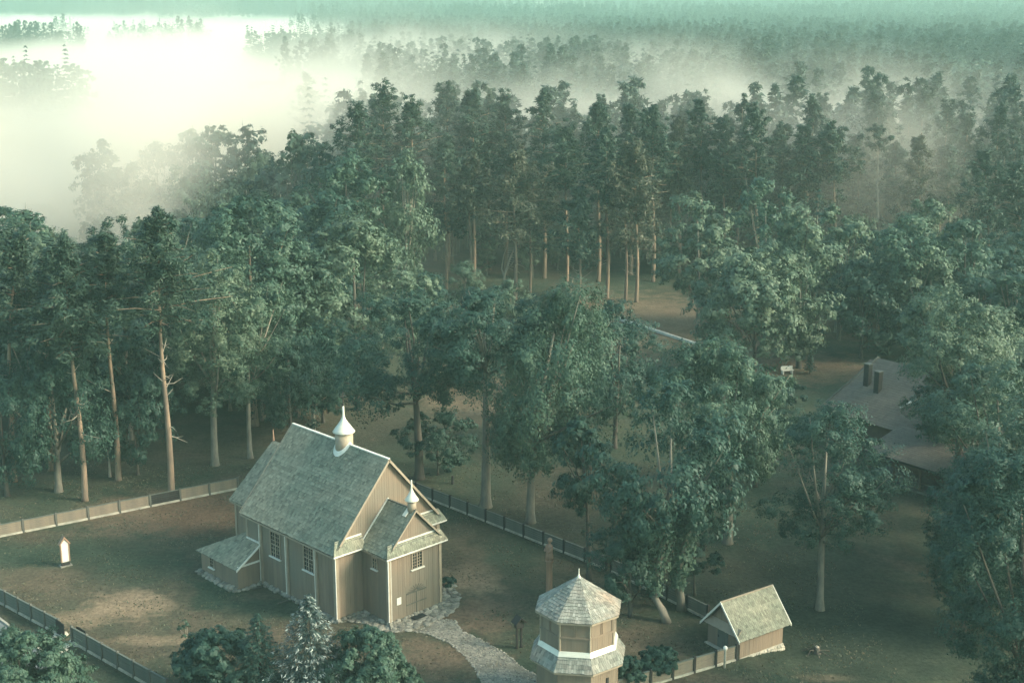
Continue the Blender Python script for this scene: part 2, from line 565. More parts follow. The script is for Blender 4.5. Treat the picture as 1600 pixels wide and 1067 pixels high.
# road at the lower left
RA, RB = at(-40, 938), at(132, 1072)
rd = (RB - RA).normalized(); rn = Vector((rd.y, -rd.x, 0)) * -1
if rn.y > 0: rn = -rn
A0, B0 = RA - rd * 60, RB + rd * 40
sheet('road', [A0, B0, B0 + rn * 6, A0 + rn * 6], M['road'], 0.012, 'grey asphalt road in the lower left corner behind a kerb', 'road')
kb = MB()
L_ = (B0 - A0).length
nk = int(L_ / 1.2)
for i in range(nk):
    o = A0 + rd * (i * L_ / nk)
    kb.obox((o.x, o.y, -0.05), rd * (L_ / nk - 0.015), -rn * 0.16, (0, 0, 0.16 + random.uniform(-.01, .012)), random.random())
tag(kb.build('kerb', M['plinth']), 'pale kerb stones edging the grey road', 'kerb', kind='structure')

# gravel path from the church door
path_px = [(632, 984), (668, 990), (700, 1003), (728, 1026), (746, 1050), (756, 1076), (800, 1110), (870, 1110), (842, 1058),
           (812, 1040), (786, 1020), (752, 1000), (722, 986), (712, 970), (690, 968)]
sheet('gravel_path', [at(x, y) for x, y in path_px], M['gravel'], 0.014, 'grey gravel path curving from the church porch to the bell tower', 'path')
ps = MB()
rp = random.Random(5)
def inside(p, poly):
    c, j = False, len(poly) - 1
    for i in range(len(poly)):
        if (poly[i].y > p.y) != (poly[j].y > p.y) and p.x < (poly[j].x - poly[i].x) * (p.y - poly[i].y) / (poly[j].y - poly[i].y) + poly[i].x:
            c = not c
        j = i
    return c
pp = [at(x, y) for x, y in path_px]
for _ in range(5200):
    p = Vector((rp.uniform(-8, 6), rp.uniform(71, 86), 0))
    if inside(p, pp):
        lump(ps, (p.x, p.y, 0.02), rp.uniform(0.025, 0.075), rp.random(), 0.7, rp)
for i in range(len(path_px)):                     # rough edging of slightly larger stones
    a, b = pp[i], pp[(i + 1) % len(pp)]
    n = int((b - a).length / 0.16)
    for k in range(n):
        q = a.lerp(b, k / n)
        lump(ps, (q.x + rp.uniform(-.08, .08), q.y + rp.uniform(-.08, .08), 0.02), rp.uniform(0.05, 0.11), rp.uniform(.4, 1), 0.6, rp)
tag(ps.build('pebbles', M['stone']), 'loose pebbles scattered over the gravel path', 'pebbles', kind='stuff')

def build_grass():
    rg = np.random.default_rng(77)
    n = 60000
    x, y = rg.uniform(-44, 24, n), rg.uniform(72, 116, n)
    cl = np.sin(x * .9 + 1.3 * np.sin(y * .5)) * np.sin(y * 1.1 + 1.7 * np.sin(x * .4)) + rg.normal(0, .45, n)
    keep = cl > .1
    keep &= ~((x > -40) & ((x - A0.x) * rn.x + (y - A0.y) * rn.y > -1.0))         # not on the road
    x, y = x[keep], y[keep]
    ok = np.array([not inside(Vector((a, b, 0)), pp) for a, b in zip(x, y)])
    x, y = x[ok], y[ok]
    u_, v_ = (x - FL.x) * math.cos(R(44)) + (y - FL.y) * math.sin(R(44)), -(x - FL.x) * math.sin(R(44)) + (y - FL.y) * math.cos(R(44))
    ok = ~((u_ > -2.2) & (u_ < 9.4) & (v_ > -4.6) & (v_ < 13.8))
    x, y = x[ok], y[ok]
    m = len(x); z = np.array([terrain(a, b) for a, b in zip(x, y)])
    a = rg.uniform(0, 6.28, m); s_ = rg.uniform(.03, .09, m); h = rg.uniform(.04, .12, m)
    lean = rg.normal(0, .06, (m, 2))
    V = np.stack([np.stack([x - s_ * np.cos(a), y - s_ * np.sin(a), z - .01], 1), np.stack([x + s_ * np.cos(a), y + s_ * np.sin(a), z - .01], 1),
                  np.stack([x + lean[:, 0], y + lean[:, 1], z + h], 1)], 1).reshape(-1, 3)
    tt = np.clip(.5 + .35 * np.sin(x * .31 + 2) * np.sin(y * .27) + rg.normal(0, .25, m), 0, 1)
    me = np_mesh('grass', V, np.arange(3 * m).reshape(m, 3), np.repeat(tt, 3), M['grass'])
    tag(link('grass', me), 'short dry and green grass tufts over the churchyard lawn', 'grass', kind='stuff')

# ================================================================== THE CHURCH
FL = at(527, 972.7)
CH = thing('wooden_church', 'old wooden plank church with shingled roofs and a white topped turret', 'church', FL, R(44))
def U(*a): return Vector(a)
X, Y, Z = U(1, 0, 0), U(0, 1, 0), U(0, 0, 1)
W, L, HE, HR, OV = 8.9, 10.35, 5.15, 10.2, 0.34
cx = W / 2
SL = (HR - HE + 0.08) / cx                                 # roof slope of the nave
def nave_roof_z(x): return HE + 0.10 + (x if x < cx else W - x) * SL
# nave core
mb = MB()
mb.prism([(0, 0, 0.2), (W, 0, 0.2), (W, 0, HE), (cx, 0, HR - 0.05), (0, 0, HE)], (0, L, 0))
mb.build('wall', M['plank'], CH)
# porch core: x 2.2..6.7, y -2.73..0
PX0, PX1, PY = 2.2, 6.7, -2.73
pcx = (PX0 + PX1) / 2
PHR = 7.35
mb = MB()
mb.prism([(PX0, PY, 0.15), (PX1, PY, 0.15), (PX1, PY, HE - .1), (pcx, PY, PHR - 0.08), (PX0, PY, HE - .1)], (0, -PY - 0.002, 0))
mb.build('porch_wall', M['plank'], CH)
# chancel
CX0, CX1, CY = 1.0, 7.9, 13.3
mb = MB()
mb.box(CX0, CX1, L + .002, CY, 0.2, 5.0)
mb.build('chancel_wall', M['plank'], CH)
# annex (sacristy)
AX, AY0, AY1 = -1.9, 8.8, 13.5
mb = MB()
mb.prism([(AX, AY0, 0.12), (-.002, AY0, 0.12), (-.002, AY0, 2.95), (AX, AY0, 1.75)], (0, L - AY0, 0))
mb.box(AX, CX0 - .002, L + .001, AY1, 0.12, 1.75)
mb.build('annex_wall', M['plank'], CH)

# siding
holesL = [(6.32, 7.36, 2.56, 4.36), (2.44, 3.46, 2.75, 4.56)]
sd = MB()
boards(sd, (0, 0, 0), Y, -X, 0.0, AY0, 0.25, HE, holesL)
boards(sd, (0, 0, 0), Y, -X, AY0, L, 3.0, HE)
boards(sd, (W, 0, 0), Y, X, 0.0, L, 0.25, HE, holesL)
boards(sd, (0, 0, 0), X, -Y, 0.0, PX0, 0.25, HE)
boards(sd, (0, 0, 0), X, -Y, PX1, W, 0.25, HE)
boards(sd, (0, 0, 0), X, -Y, 0.28, W - 0.28, lambda s: max(5.62, (7.45 - abs(s - pcx) * 1.06) if PX0 - .2 < s < PX1 + .2 else 0), lambda s: nave_roof_z(s) - 0.12)
sd.build('siding', M['plank'], CH, stuff=True)
sd = MB()
WN = (4.24, 5.05, 3.38, 4.46)
DOOR = (3.66, 5.40, 0.22, 2.30)
boards(sd, (0, PY, 0), X, -Y, PX0, PX1, 0.2, HE - .1, [WN, DOOR])
boards(sd, (0, PY, 0), X, -Y, PX0 + .25, PX1 - .25, 5.55, lambda s: 7.34 - abs(s - pcx) * 1.06)
boards(sd, (PX0, 0, 0), -Y, -X, 0.0, -PY, 0.2, HE - .1, [(1.16, 1.58, 3.58, 4.36)])
boards(sd, (PX1, 0, 0), -Y, X, 0.0, -PY, 0.2, HE - .1)
sd.build('porch_siding', M['plank'], CH, stuff=True)
sd = MB()
boards(sd, (AX, 0, 0), Y, -X, AY0, AY1, 0.12, 1.72, [(11.85, 12.35, 0.72, 1.56)])
boards(sd, (0, AY0, 0), X, -Y, AX, 0, 0.12, 1.78)
boards(sd, (0, AY0, 0), X, -Y, AX + .15, -.02, 1.78, lambda s: 1.75 + (s - AX) * 0.62)
boards(sd, (CX0, 0, 0), Y, -X, L, CY, 3.5, 5.0)
boards(sd, (CX1, 0, 0), Y, X, L, CY, 0.2, 5.0)
boards(sd, (0, CY, 0), X, Y, CX0, CX1, 0.2, 5.0)
sd.build('annex_siding', M['plank'], CH, stuff=True)

# corner posts and clamp posts
def post(x0, x1, y0, y1, z0, z1, white=()):
    z1 = min(z1, 4.78)
    mb = MB()
    mb.box(x0, x1, y0, y1, z0, z1, 0.5, 0)
    for w_ in white:
        mb.box(*w_, z0, z1, 0.5, 1)
    return mb.build('corner_post', [M['trim'], M['white']], CH)
post(-.06, .20, -.07, -.002, .2, HE, [(-.075, -.02, -.085, -.03)])
post(-.07, -.003, -.03, .20, .2, HE)
for yy in (8.52, 5.38, 2.02):
    mb = MB(); mb.box(-.15, -.024, yy - .11, yy + .11, .12, HE - .16, .6, 0); mb.box(-.17, -.1, yy + .085, yy + .14, .12, HE - .17, .6, 1)
    mb.build('clamp_post', [M['trim'], M['white']], CH)
    mb = MB(); mb.box(W + .024, W + .15, yy - .11, yy + .11, .12, HE - .02, .6)
    mb.build('clamp_post', M['trim'], CH)
mb = MB(); mb.box(-.10, -.024, 8.80 - .30, 8.80 - .19, 3.0, HE - .02, .6); mb.build('clamp_post', M['white'], CH)
post(PX0 - .05, PX0 + .20, PY - .07, PY - .002, .15, HE - .1, [(PX0 - .075, PX0 - .01, PY - .085, PY - .03), (PX0 + .15, PX0 + .19, PY - .082, PY - .03)])
post(PX0 - .07, PX0 - .003, PY, PY + .16, .15, HE - .1)
post(PX1 - .16, PX1 + .05, PY - .07, PY - .002, .15, HE - .1)
post(W - .20, W + .06, -.07, -.002, .2, HE)
post(-.06, .0, L - .16, L + .04, 3.1, HE)
post(CX0 - .06, CX0 - .003, CY - .18, CY + .04, 0.2, 5.0)

# roofs -----------------------------------------------------------------
def slab(parent, name, quad, thick, mat):
    q = [Vector(p) for p in quad]
    n = (q[1] - q[0]).cross(q[2] - q[0]).normalized()
    if n.z < 0: n = -n
    mb = MB(); mb.prism(q, n * -thick)
    return mb.build(name, mat, parent)
e0 = HE + 0.10 - OV * SL
zr = nave_roof_z(cx)
Y0, Y1 = -0.28, L + 0.30
slen = math.hypot(cx + OV, zr - e0)
for side in (0, 1):
    xe = -OV if side == 0 else W + OV
    b = U(cx - xe, 0, zr - e0)
    rf = slab(CH, 'roof', [(xe, Y0, e0), (xe, Y1, e0), (cx, Y1, zr), (cx, Y0, zr)], 0.10, M['grey_wood'])
    s_ = MB()
    shingles(s_, (xe, Y0, e0), Y, b, slen, lambda t: 0, lambda t: Y1 - Y0)
    s_.build('shingle', M['shingle'], rf, stuff=True)
    v = MB()
    bn = b.normalized(); nn = U(-bn.z, 0, bn.x) if side == 0 else U(bn.z, 0, -bn.x) * -1
    if nn.z < 0: nn = -nn
    v.obox(U(xe, Y0 - .05, e0) + b * .105 - nn * .12, b * .895, Y * 0.048, nn * .15)
    v.obox(U(xe, Y1 + .002, e0) - nn * .14, b * 1.0, Y * 0.048, nn * .19)
    v.build('verge_board', M['trim'], rf)
    v = MB()
    x0 = xe if side == 0 else xe - .0
    v.box(min(x0, x0 + (.07 if side == 0 else -.07)), max(x0, x0 + (.07 if side == 0 else -.07)), Y0, Y1, e0 - .20, e0 - .09)
    v.box(*( (-.30, -.03) if side == 0 else (W + .03, W + .30)), Y0 + .3, Y1 - .3, e0 - .13, e0 - .10)
    v.build('eave_board', M['trim'], rf)
mb = MB(); mb.box(cx - .09, cx + .09, Y0, Y1, zr - .02, zr + .06); mb.build('ridge_board', M['white'], CH)

# pent roofs at the foot of the gables
def pent(x0, x1, yw, zt, zb, out, hipl, hipr, t0=0, flash=True):
    P0 = U(x0 - (out if hipl else 0), yw - out, zb)
    wid = (x1 - x0) + (out if hipl else 0) + (out if hipr else 0)
    b = U(0, out, zt - zb); ln = b.length
    quad = [P0, P0 + X * wid, U(x1, yw - .02, zt), U(x0, yw - .02, zt)]
    rf = slab(CH, 'pent_roof', quad, 0.05, M['grey_wood'])
    s_ = MB()
    shingles(s_, P0, X, b, ln, lambda t: (out * t / ln if hipl else 0), lambda t: wid - (out * t / ln if hipr else 0), exp=0.2)
    s_.build('shingle', M['shingle'], rf, stuff=True)
    v = MB()
    if flash:
        fa, fb = (.42 if hipl else .05), (.42 if hipr else .05)
        v.obox(U(x0 + fa, yw - .075, zt - .02), X * (x1 - x0 - fa - fb), Y * .07, Z * .10)
    v.obox(P0 + U(0, -.02, -.12), X * wid, Y * .06, Z * .10)
    v.build('cornice', M['white'], rf)
pent(0.0, PX0, 0, 5.66, e0 + .02, .42, True, False)
pent(PX1, W, 0, 5.66, e0 + .02, .42, False, True)
# porch roof
PSL = 1.06
pe = HE - .02 - .30 * PSL
pz = pe + (pcx - PX0 + .30) * PSL
PYF = PY - .22
plen = math.hypot(pcx - PX0 + .3, pz - pe)
for side in (0, 1):
    xe = PX0 - .3 if side == 0 else PX1 + .3
    b = U(pcx - xe, 0, pz - pe)
    rf = slab(CH, 'porch_roof', [(xe, PYF, pe), (xe, -.03, pe), (pcx, -.03, pz), (pcx, PYF, pz)], 0.08, M['grey_wood'])
    s_ = MB()
    shingles(s_, (xe, PYF, pe), Y, b, plen, lambda t: 0, lambda t: -.03 - PYF)
    s_.build('shingle', M['shingle'], rf, stuff=True)
    v = MB(); nn = Z * 1
    v.obox(U(xe, PYF - .05, pe) + b * .21 - nn * .10, b * .79, Y * .048, nn * .15)
    v.build('verge_board', M['trim'], rf)
    v = MB(); v.obox(U(xe, -.10, pe) + Z * .03, b, Y * .08, Z * .10)
    v.build('flashing', M['white'], rf)
    v = MB(); v.box(min(xe, xe + .06 * (1 if side == 0 else -1)), max(xe, xe + .06 * (1 if side == 0 else -1)), PYF, -.05, pe - .17, pe - .08)
    v.build('eave_board', M['trim'], rf)
pent(PX0, PX1, PY, 5.56, pe + .03, .36, True, True)
mb = MB(); mb.box(pcx - .07, pcx + .07, PYF, -.03, pz - .01, pz + .05); mb.build('ridge_board', M['grey_wood'], CH)
# little white tin sheet behind the porch spire
mb = MB(); mb.obox(U(pcx - .55, -2.55, pz - .42), U(.5, 0, .45), Y * .34, U(-.03, 0, .03)); mb.build('tin_sheet', M['tin'], CH)
# chancel roof (hipped end)
ce, crz, chl = 4.78, 8.5, 0.35
cxx = (CX0 + CX1) / 2
for side in (0, 1):
    xe = CX0 - .32 if side == 0 else CX1 + .32
    yb = CY + .32
    b = U(cxx - xe, 0, crz - ce); ln = b.length
    rf = slab(CH, 'chancel_roof', [(xe, L + .02, ce), (xe, yb, ce), (cxx, yb - chl, crz), (cxx, L + .02, crz)], .08, M['grey_wood'])
    s_ = MB(); shingles(s_, (xe, L + .02, ce), Y, b, ln, lambda t: 0, lambda t: yb - L - .02 - chl * t / ln)
    s_.build('shingle', M['shingle'], rf, stuff=True)
    v = MB(); v.box(min(xe, xe + .06 * (1 if side == 0 else -1)), max(xe, xe + .06 * (1 if side == 0 else -1)), L, yb, ce - .17, ce - .07); v.build('eave_board', M['trim'], rf)
slab(CH, 'chancel_roof', [(CX0 - .32, CY + .32, ce), (CX1 + .32, CY + .32, ce), (cxx, CY + .32 - chl, crz), (cxx - .01, CY + .32 - chl, crz)], .08, M['shingle'])
mb = MB(); mb.tube([(cxx, CY - .1, crz - .05), (cxx, CY - .1, crz + .45), (cxx, CY - .1, crz + .85)], [.09, .05, .03], 6); mb.build('finial', M['carved'], CH)
# annex roof
def annex_roof(xh, zh, y0, y1, nm):
    b = U(xh - (AX - .25), 0, zh - 1.62); ln = b.length
    rf = slab(CH, nm, [(AX - .25, y0, 1.62), (AX - .25, y1, 1.62), (xh, y1, zh), (xh, y0, zh)], .07, M['grey_wood'])
    s_ = MB(); shingles(s_, (AX - .25, y0, 1.62), Y, b, ln, lambda t: 0, lambda t: y1 - y0)
    s_.build('shingle', M['shingle'], rf, stuff=True)
    return rf, b
rf, b = annex_roof(-.03, 3.06, AY0 - .22, 10.55, 'annex_roof')
v = MB(); v.obox(U(AX - .25, AY0 - .27, 1.52), b, Y * .048, Z * .16); v.obox(U(-.12, AY0 - .2, 3.02), X * .09, Y * 1.7, Z * .10); v.build('verge_board', M['white'], rf)
v = MB(); v.obox(U(AX - .05, AY0 - .12, 1.72), X * 1.83, Y * .09, Z * .11); v.build('cornice', M['white'], rf)
yh = AY1 + .25
b = U(.33 - (AX - .25), 0, 3.30 - 1.62); ln = b.length
rf = slab(CH, 'annex_roof', [(AX - .25, 10.552, 1.62), (AX - .25, yh, 1.62), (.33, 10.72, 3.30), (-.02, 10.552, 3.05)], .06, M['grey_wood'])
s_ = MB(); shingles(s_, (AX - .25, 10.552, 1.62), Y, b, ln, lambda t: 0, lambda t: (yh - 10.552) * (1 - t / ln) + .1)
s_.build('shingle', M['shingle'], rf, stuff=True)
slab(CH, 'annex_roof', [(AX - .25, yh, 1.60), (CX0 - .003, yh, 1.60), (CX0 - .003, 10.6, 3.36), (.33, 10.72, 3.27)], .06, M['shingle'])

# turret on the ridge
mb = MB(); mb.lathe([(.62, 9.3), (.62, 11.25)], 20, (cx, 4.6, 0)); tu = mb.build('turret', M['trim'], CH, True)
mb = MB(); mb.lathe([(.76, 11.16), (.78, 11.20), (.66, 11.36), (.38, 11.74), (.19, 12.02), (.11, 12.22), (.08, 12.42), (.07, 13.0), (.05, 13.02)], 20, (cx, 4.6, 0)); mb.build('turret_roof', M['tin'], tu, True)
mb = MB()
mb.lathe([(.03, 12.95), (.09, 13.03), (.09, 13.10), (.03, 13.18)], 10, (cx, 4.6, 0))
mb.box(cx - .025, cx + .025, 4.575, 4.625, 13.1, 14.05); mb.box(cx - .26, cx + .26, 4.58, 4.62, 13.68, 13.74); mb.box(cx - .13, cx + .13, 4.582, 4.618, 13.86, 13.90)
mb.build('cross', M['dark_wood'], tu)
fl = MB()                                           # white flashing collar where the drum meets the shingles
for k in range(21):
    a0, a1 = 2 * math.pi * k / 20, 2 * math.pi * (k + 1) / 20
    if k == 20: break
    V = []
    for a in (a0, a1):
        for (r, dz) in ((.63, .26), (.77, .07)):
            x, y = cx + r * math.cos(a), 4.6 + r * math.sin(a)
            V.append((x, y, nave_roof_z(x) + dz))
    fl.add(V, [(0, 1, 3, 2)])
fl.build('flashing', M['white'], tu)
# porch spire
mb = MB()
mb.lathe([(.30, pz - .25), (.30, 8.15)], 12, (pcx, -2.55, 0), mi=0)
sp = mb.build('spire_base', M['trim'], CH, True)
mb = MB(); mb.lathe([(.47, 8.12), (.48, 8.16), (.30, 8.42), (.13, 8.72), (.06, 8.95), (.045, 9.5), (.03, 9.52)], 14, (pcx, -2.55, 0)); mb.build('spire', M['tin'], sp, True)

# windows, door
for (a, b_, c, d_) in holesL:
    window(CH, (0, 0, 0), Y, -X, a, b_, c, d_, 4, 6)
    window(CH, (W, 0, 0), Y, X, a, b_, c, d_, 4, 6)
window(CH, (0, PY, 0), X, -Y, *WN, 4, 5)
window(CH, (PX0, 0, 0), -Y, -X, 1.18, 1.56, 3.6, 4.34, 2, 3)
window(CH, (AX, 0, 0), Y, -X, 11.88, 12.32, 0.75, 1.53, 2, 3, mull=False)
d0, d1, dz0, dz1 = DOOR
mb = MB(); mb.box(d0, d1, PY - .012, PY + .03, dz0, dz1); door = mb.build('door', M['plank'], CH)
mb = MB()
for k in range(2):
    x0 = d0 + .04 + k * (d1 - d0) / 2; x1 = x0 + (d1 - d0) / 2 - .08
    n = 5
    for i in range(n):
        mb.box(x0 + i * (x1 - x0) / n + .012, x0 + (i + 1) * (x1 - x0) / n - .012, PY - .035, PY - .013, dz0 + .05, 1.72, random.random())
mb.build('door_leaf', M['plank'], door)
mb = MB()
for zz in (0.95, 1.0, 1.72, 1.77):
    mb.box(d0 + .02, d1 - .02, PY - .055, PY - .014, zz, zz + .035)
for k in range(9):                                  # rayed fanlight over the leaves
    a = R(12 + k * 19.5); xm = (d0 + d1) / 2
    mb.obox(U(xm + .12 * math.cos(a), PY - .045, 1.80 + .10 * math.sin(a)), U(.62 * math.cos(a), 0, .36 * math.sin(a)), Y * .03, U(-.03 * math.sin(a), 0, .03 * math.cos(a)))
mb.box((d0 + d1) / 2 - .03, (d0 + d1) / 2 + .03, PY - .058, PY - .012, dz0 + .02, 1.72)
mb.build('door_rail', M['grey_wood'], door)
mb = MB(); mb.box(2.83, 3.20, PY - .06, PY - .026, 1.25, 1.74); mb.build('notice_plate', M['white'], CH)

# stone foot under the walls
ft = MB()
rf_ = random.Random(11)
def foot(x0, y0, x1, y1, zt, rows=2, r=.17):
    n = int(math.hypot(x1 - x0, y1 - y0) / (r * 1.5))
    for k in range(n + 1):
        for q in range(rows):
            t = (k + rf_.uniform(-.3, .3)) / max(1, n)
            lump(ft, (x0 + (x1 - x0) * t + rf_.uniform(-.06, .06), y0 + (y1 - y0) * t + rf_.uniform(-.06, .06), zt * (q + .5) / rows + rf_.uniform(-.04, .02)),
                 r * rf_.uniform(.7, 1.3), rf_.random(), .8, rf_)
foot(-.1, 0, -.1, 8.8, .28); foot(0, -.1, PX0, -.1, .26); foot(PX0 - .1, -.1, PX0 - .1, PY, .22); foot(PX0, PY - .1, PX1, PY - .1, .2)
foot(PX1 + .1, PY, PX1 + .1, 0, .22); foot(PX1, -.1, W, -.1, .26); foot(W + .1, 0, W + .1, L, .28)
foot(AX - .12, AY0, AX - .12, AY1, .16, 1, .2); foot(AX, AY0 - .14, 0, AY0 - .14, .14, 1, .2); foot(AX - .35, AY0 + .2, AX - .35, AY1 + .2, .04, 1, .16)
ft.build('foundation_stone', M['stone'], CH, stuff=True)
# sloping downpipe ends and loose boards leaning by the wall
for (a, b_) in (((-.35, 8.3, .0), (-1.1, 8.2, .12)), ((-.3, 5.2, .0), (-1.2, 5.1, .06)), ((2.1, PY - .1, .25), (1.75, PY - .75, .03))):
    mb = MB(); mb.tube([a, b_], .055, 6); mb.build('downpipe_spout', M['grey_wood'], CH)
# thing by itself: door mat
mt = MB(); mt.box(3.78, 4.80, -3.5, -2.95, 0.14, 0.165)
o = mt.build('door_mat', M['mat'])
o.location, o.rotation_euler = FL, (0, 0, R(44))
tag(o, 'black rubber doormat in front of the church porch', 'doormat')

# ring of flat stones around the porch
AP = thing('stone_paving', 'rough ring of flat stones paved around the foot of the church porch', 'paving', FL, R(44))
AP['kind'] = 'structure'
base = MB()
ap_poly = [(0.6, -.25), (1.2, -1.6), (1.5, -3.6), (2.6, -4.3), (4.4, -4.45), (6.2, -4.2), (7.6, -3.6), (8.7, -2.4), (9.3, -1.0), (8.6, -.15), (6.75, -.15), (6.75, -2.85), (2.1, -2.85), (2.1, -.2)]
base.prism([(x, y, -.05) for x, y in ap_poly], (0, 0, .115))
base.build('paving_bed', M['gravel'], AP)
tpl = []
ra = random.Random(3)
for k in range(6):
    s_ = MB(); lump(s_, (0, 0, 0), 1.0, 0.15 + .15 * k, .30, ra); o = s_.build('stone', M['stone'], AP); tpl.append(o)
polyv = [Vector((x, y, 0)) for x, y in ap_poly]
placed, used = [], 0
for _ in range(9000):
    p = Vector((ra.uniform(.5, 9.4), ra.uniform(-4.5, -.1), 0))
    if not inside(p, polyv): continue
    r = ra.uniform(.15, .30)
    if any((p - q).length < (r + s) * .86 for q, s in placed): continue
    placed.append((p, r))
    if used < 6: o = tpl[used]
    else:
        o = tpl[used % 6].copy(); C.objects.link(o)
    o.location = (p.x, p.y, .065 + (0.05 if p.y > -3.2 and p.x > 6.7 else 0)); o.scale = (r * ra.uniform(.9, 1.3), r * .95, r); o.rotation_euler = (ra.uniform(-.08, .08), ra.uniform(-.08, .08), ra.uniform(0, 6.28))
    used += 1
    if used > 240: break

# ================================================================== BELL TOWER
TW = at(902, 1095)
BT = thing('bell_tower', 'octagonal wooden bell tower with two shingled roofs at the bottom edge', 'bell tower', TW, 0)
phi0 = R(-98)
def oct_pts(ap, z):
    rr = ap / math.cos(math.pi / 8)
    return [U(rr * math.cos(phi0 + math.pi / 8 + k * math.pi / 4), rr * math.sin(phi0 + math.pi / 8 + k * math.pi / 4), z) for k in range(8)]
def oct_prism(mb, a0, z0, a1, z1, t=.5, mi=0):
    P, Q = oct_pts(a0, z0), oct_pts(a1, z1)
    mb.add(P + Q, [tuple(range(7, -1, -1)), tuple(range(8, 16))] + [(k, (k + 1) % 8, 8 + (k + 1) % 8, 8 + k) for k in range(8)], t, mi)
AL, AU = 2.28, 2.08
mb = MB(); oct_prism(mb, AL, 0, AL, 3.3); mb.build('lower_wall', M['plank'], BT)
mb = MB(); oct_prism(mb, AU, 3.3, AU, 6.1); mb.build('upper_wall', M['plank'], BT)
sdl, sdu = MB(), MB()
for k in range(8):
    P = oct_pts(AL, 0); a, b_ = P[k], P[(k + 1) % 8]; d = (b_ - a); n = U(d.y, -d.x, 0)
    boards(sdl, a, d, n, 0, d.length, 0.1, 3.3, w=.17)
    P = oct_pts(AU, 0); a, b_ = P[k], P[(k + 1) % 8]; d = (b_ - a); n = U(d.y, -d.x, 0).normalized(); dl = d.length; dn = d.normalized()
    hs = [(.12, dl / 2 - .06, 5.1, 5.85), (dl / 2 + .06, dl - .12, 5.1, 5.85)]
    boards(sdu, a, d, n, 0, dl, 4.2, 6.0, hs, w=.17)
    for h in hs:
        m_ = MB(); m_.obox(a + dn * h[0] + Z * h[2] - n * .06, dn * (h[1] - h[0]), Z * (h[3] - h[2]), n * .065)
        lv = m_.build('louvre_panel', M['plank'], BT)
        m_ = MB()
        for (q0, q1, q2, q3) in ((h[0] - .04, h[0] + .02, h[2], h[3]), (h[1] - .02, h[1] + .04, h[2], h[3])):
            m_.obox(a + dn * q0 + Z * q2 - n * .02, dn * (q1 - q0), Z * (q3 - q2), n * .06)
        m_.build('frame', M['plank'], lv)
    m_ = MB()
    m_.obox(a + Z * 4.98 + n * .012, dn * dl, Z * .10, n * .06); m_.obox(a + Z * 5.86 + n * .012, dn * dl, Z * .10, n * .05)
    m_.build('rail', M['plank'], BT)
    m_ = MB(); m_.tube([a + Z * 4.2, a + Z * 6.05], .075, 6); m_.build('corner_post', M['trim'], BT)
sdl.build('siding', M['plank'], BT, stuff=True)
sdu.build('siding', M['plank'], BT, stuff=True)
def oct_roof(name, a0, z0, a1, z1, mat, trim=True, seed=1):
    P, Q = oct_pts(a0, z0), oct_pts(a1, z1)
    mb = MB(); oct_prism(mb, a0, z0 - .02, a1, z1 - .02); rf = mb.build(name, M['grey_wood'], BT)
    s_ = MB(); rr = random.Random(seed)
    for k in range(8):
        a, b_, c, d_ = P[k], P[(k + 1) % 8], Q[(k + 1) % 8], Q[k]
        mid = (c + d_) / 2 - (a + b_) / 2; ln = mid.length; w0, w1 = (b_ - a).length, (c - d_).length
        shingles(s_, a, b_ - a, mid, ln, lambda t: (w0 - w1) / 2 * t / ln, lambda t: w0 - (w0 - w1) / 2 * t / ln, exp=.2, w=.13, rnd=rr)
    s_.build('shingle', mat, rf, stuff=True)
    e = MB()
    for k in range(8):
        a, b_ = P[k], P[(k + 1) % 8]; d = b_ - a; n = U(d.y, -d.x, 0).normalized()
        e.obox(a - Z * .13 - n * .05, d, n * .045, Z * .11)
    e.build('eave_board', M['trim'], rf)
    return rf
rf = oct_roof('skirt_roof', 2.66, 3.15, 2.14, 3.98, M['shingle_tower'], seed=4)
mb = MB(); oct_prism(mb, 2.26, 3.93, 2.12, 4.20); mb.build('white_flashing', M['tin'], rf)
rf = oct_roof('top_roof', 2.38, 6.08, 0.06, 7.85, M['shingle_tower'], seed=9)
mb = MB(); mb.lathe([(.22, 7.70), (.07, 7.92), (.035, 8.05), (.025, 8.35), (.01, 8.37)], 8); mb.build('finial', M['tin'], rf, True)
m_ = MB(); P = oct_pts(AL, 0); a, b_ = P[0], P[1]; d = (b_ - a).normalized(); n = U(d.y, -d.x, 0)
m_.obox(a + d * 1.15 + Z * 1.7 + n * .0, d * .16, Z * .7, n * .06); m_.build('slit_window', M['dark_wood'], BT)

# ================================================================== SHED
SA = at(1155.4, 1028.5, 0.0)
SH = thing('plank_shed', 'small plank shed with a steep shingled roof and pale stone footing beside the fence', 'shed', SA, R(35))
SLn, SWd, SZ = 3.75, 2.9, 1.62           # along local x (right face), depth along local y
mb = MB(); mb.prism([(0, 0, .0), (SLn, 0, -.05), (SLn, 0, SZ), (0, 0, SZ)], (0, SWd, 0)); mb.prism([(0.02, 0, SZ), (0.02, SWd, SZ), (0.02, SWd / 2, SZ + 1.55)], (SLn - .04, 0, 0)); mb.build('wall', M['plank'], SH)
sd = MB()
boards(sd, (0, 0, 0), X, -Y, 0, SLn, 0.02, SZ, w=.16)
boards(sd, (0, 0, 0), Y, -X, 0, SWd, .05, SZ, [(1.05, 2.0, .05, 1.45)], w=.16)
boards(sd, (0, 0, 0), Y, -X, .1, SWd - .1, 1.95, lambda s: SZ + 1.55 - abs(s - SWd / 2) * 1.07 - .05, w=.16)
sd.build('siding', M['plank'], SH, stuff=True)
m_ = MB()
for i in range(5): m_.box(-.025, .03, 1.06 + i * .188, 1.06 + i * .188 + .176, .06, 1.44, random.random())
dr = m_.build('door', M['fence_green'], SH)
m_ = MB(); m_.box(-.06, -.026, 1.85, 1.92, .75, .9); m_.build('handle', M['dark_wood'], dr)
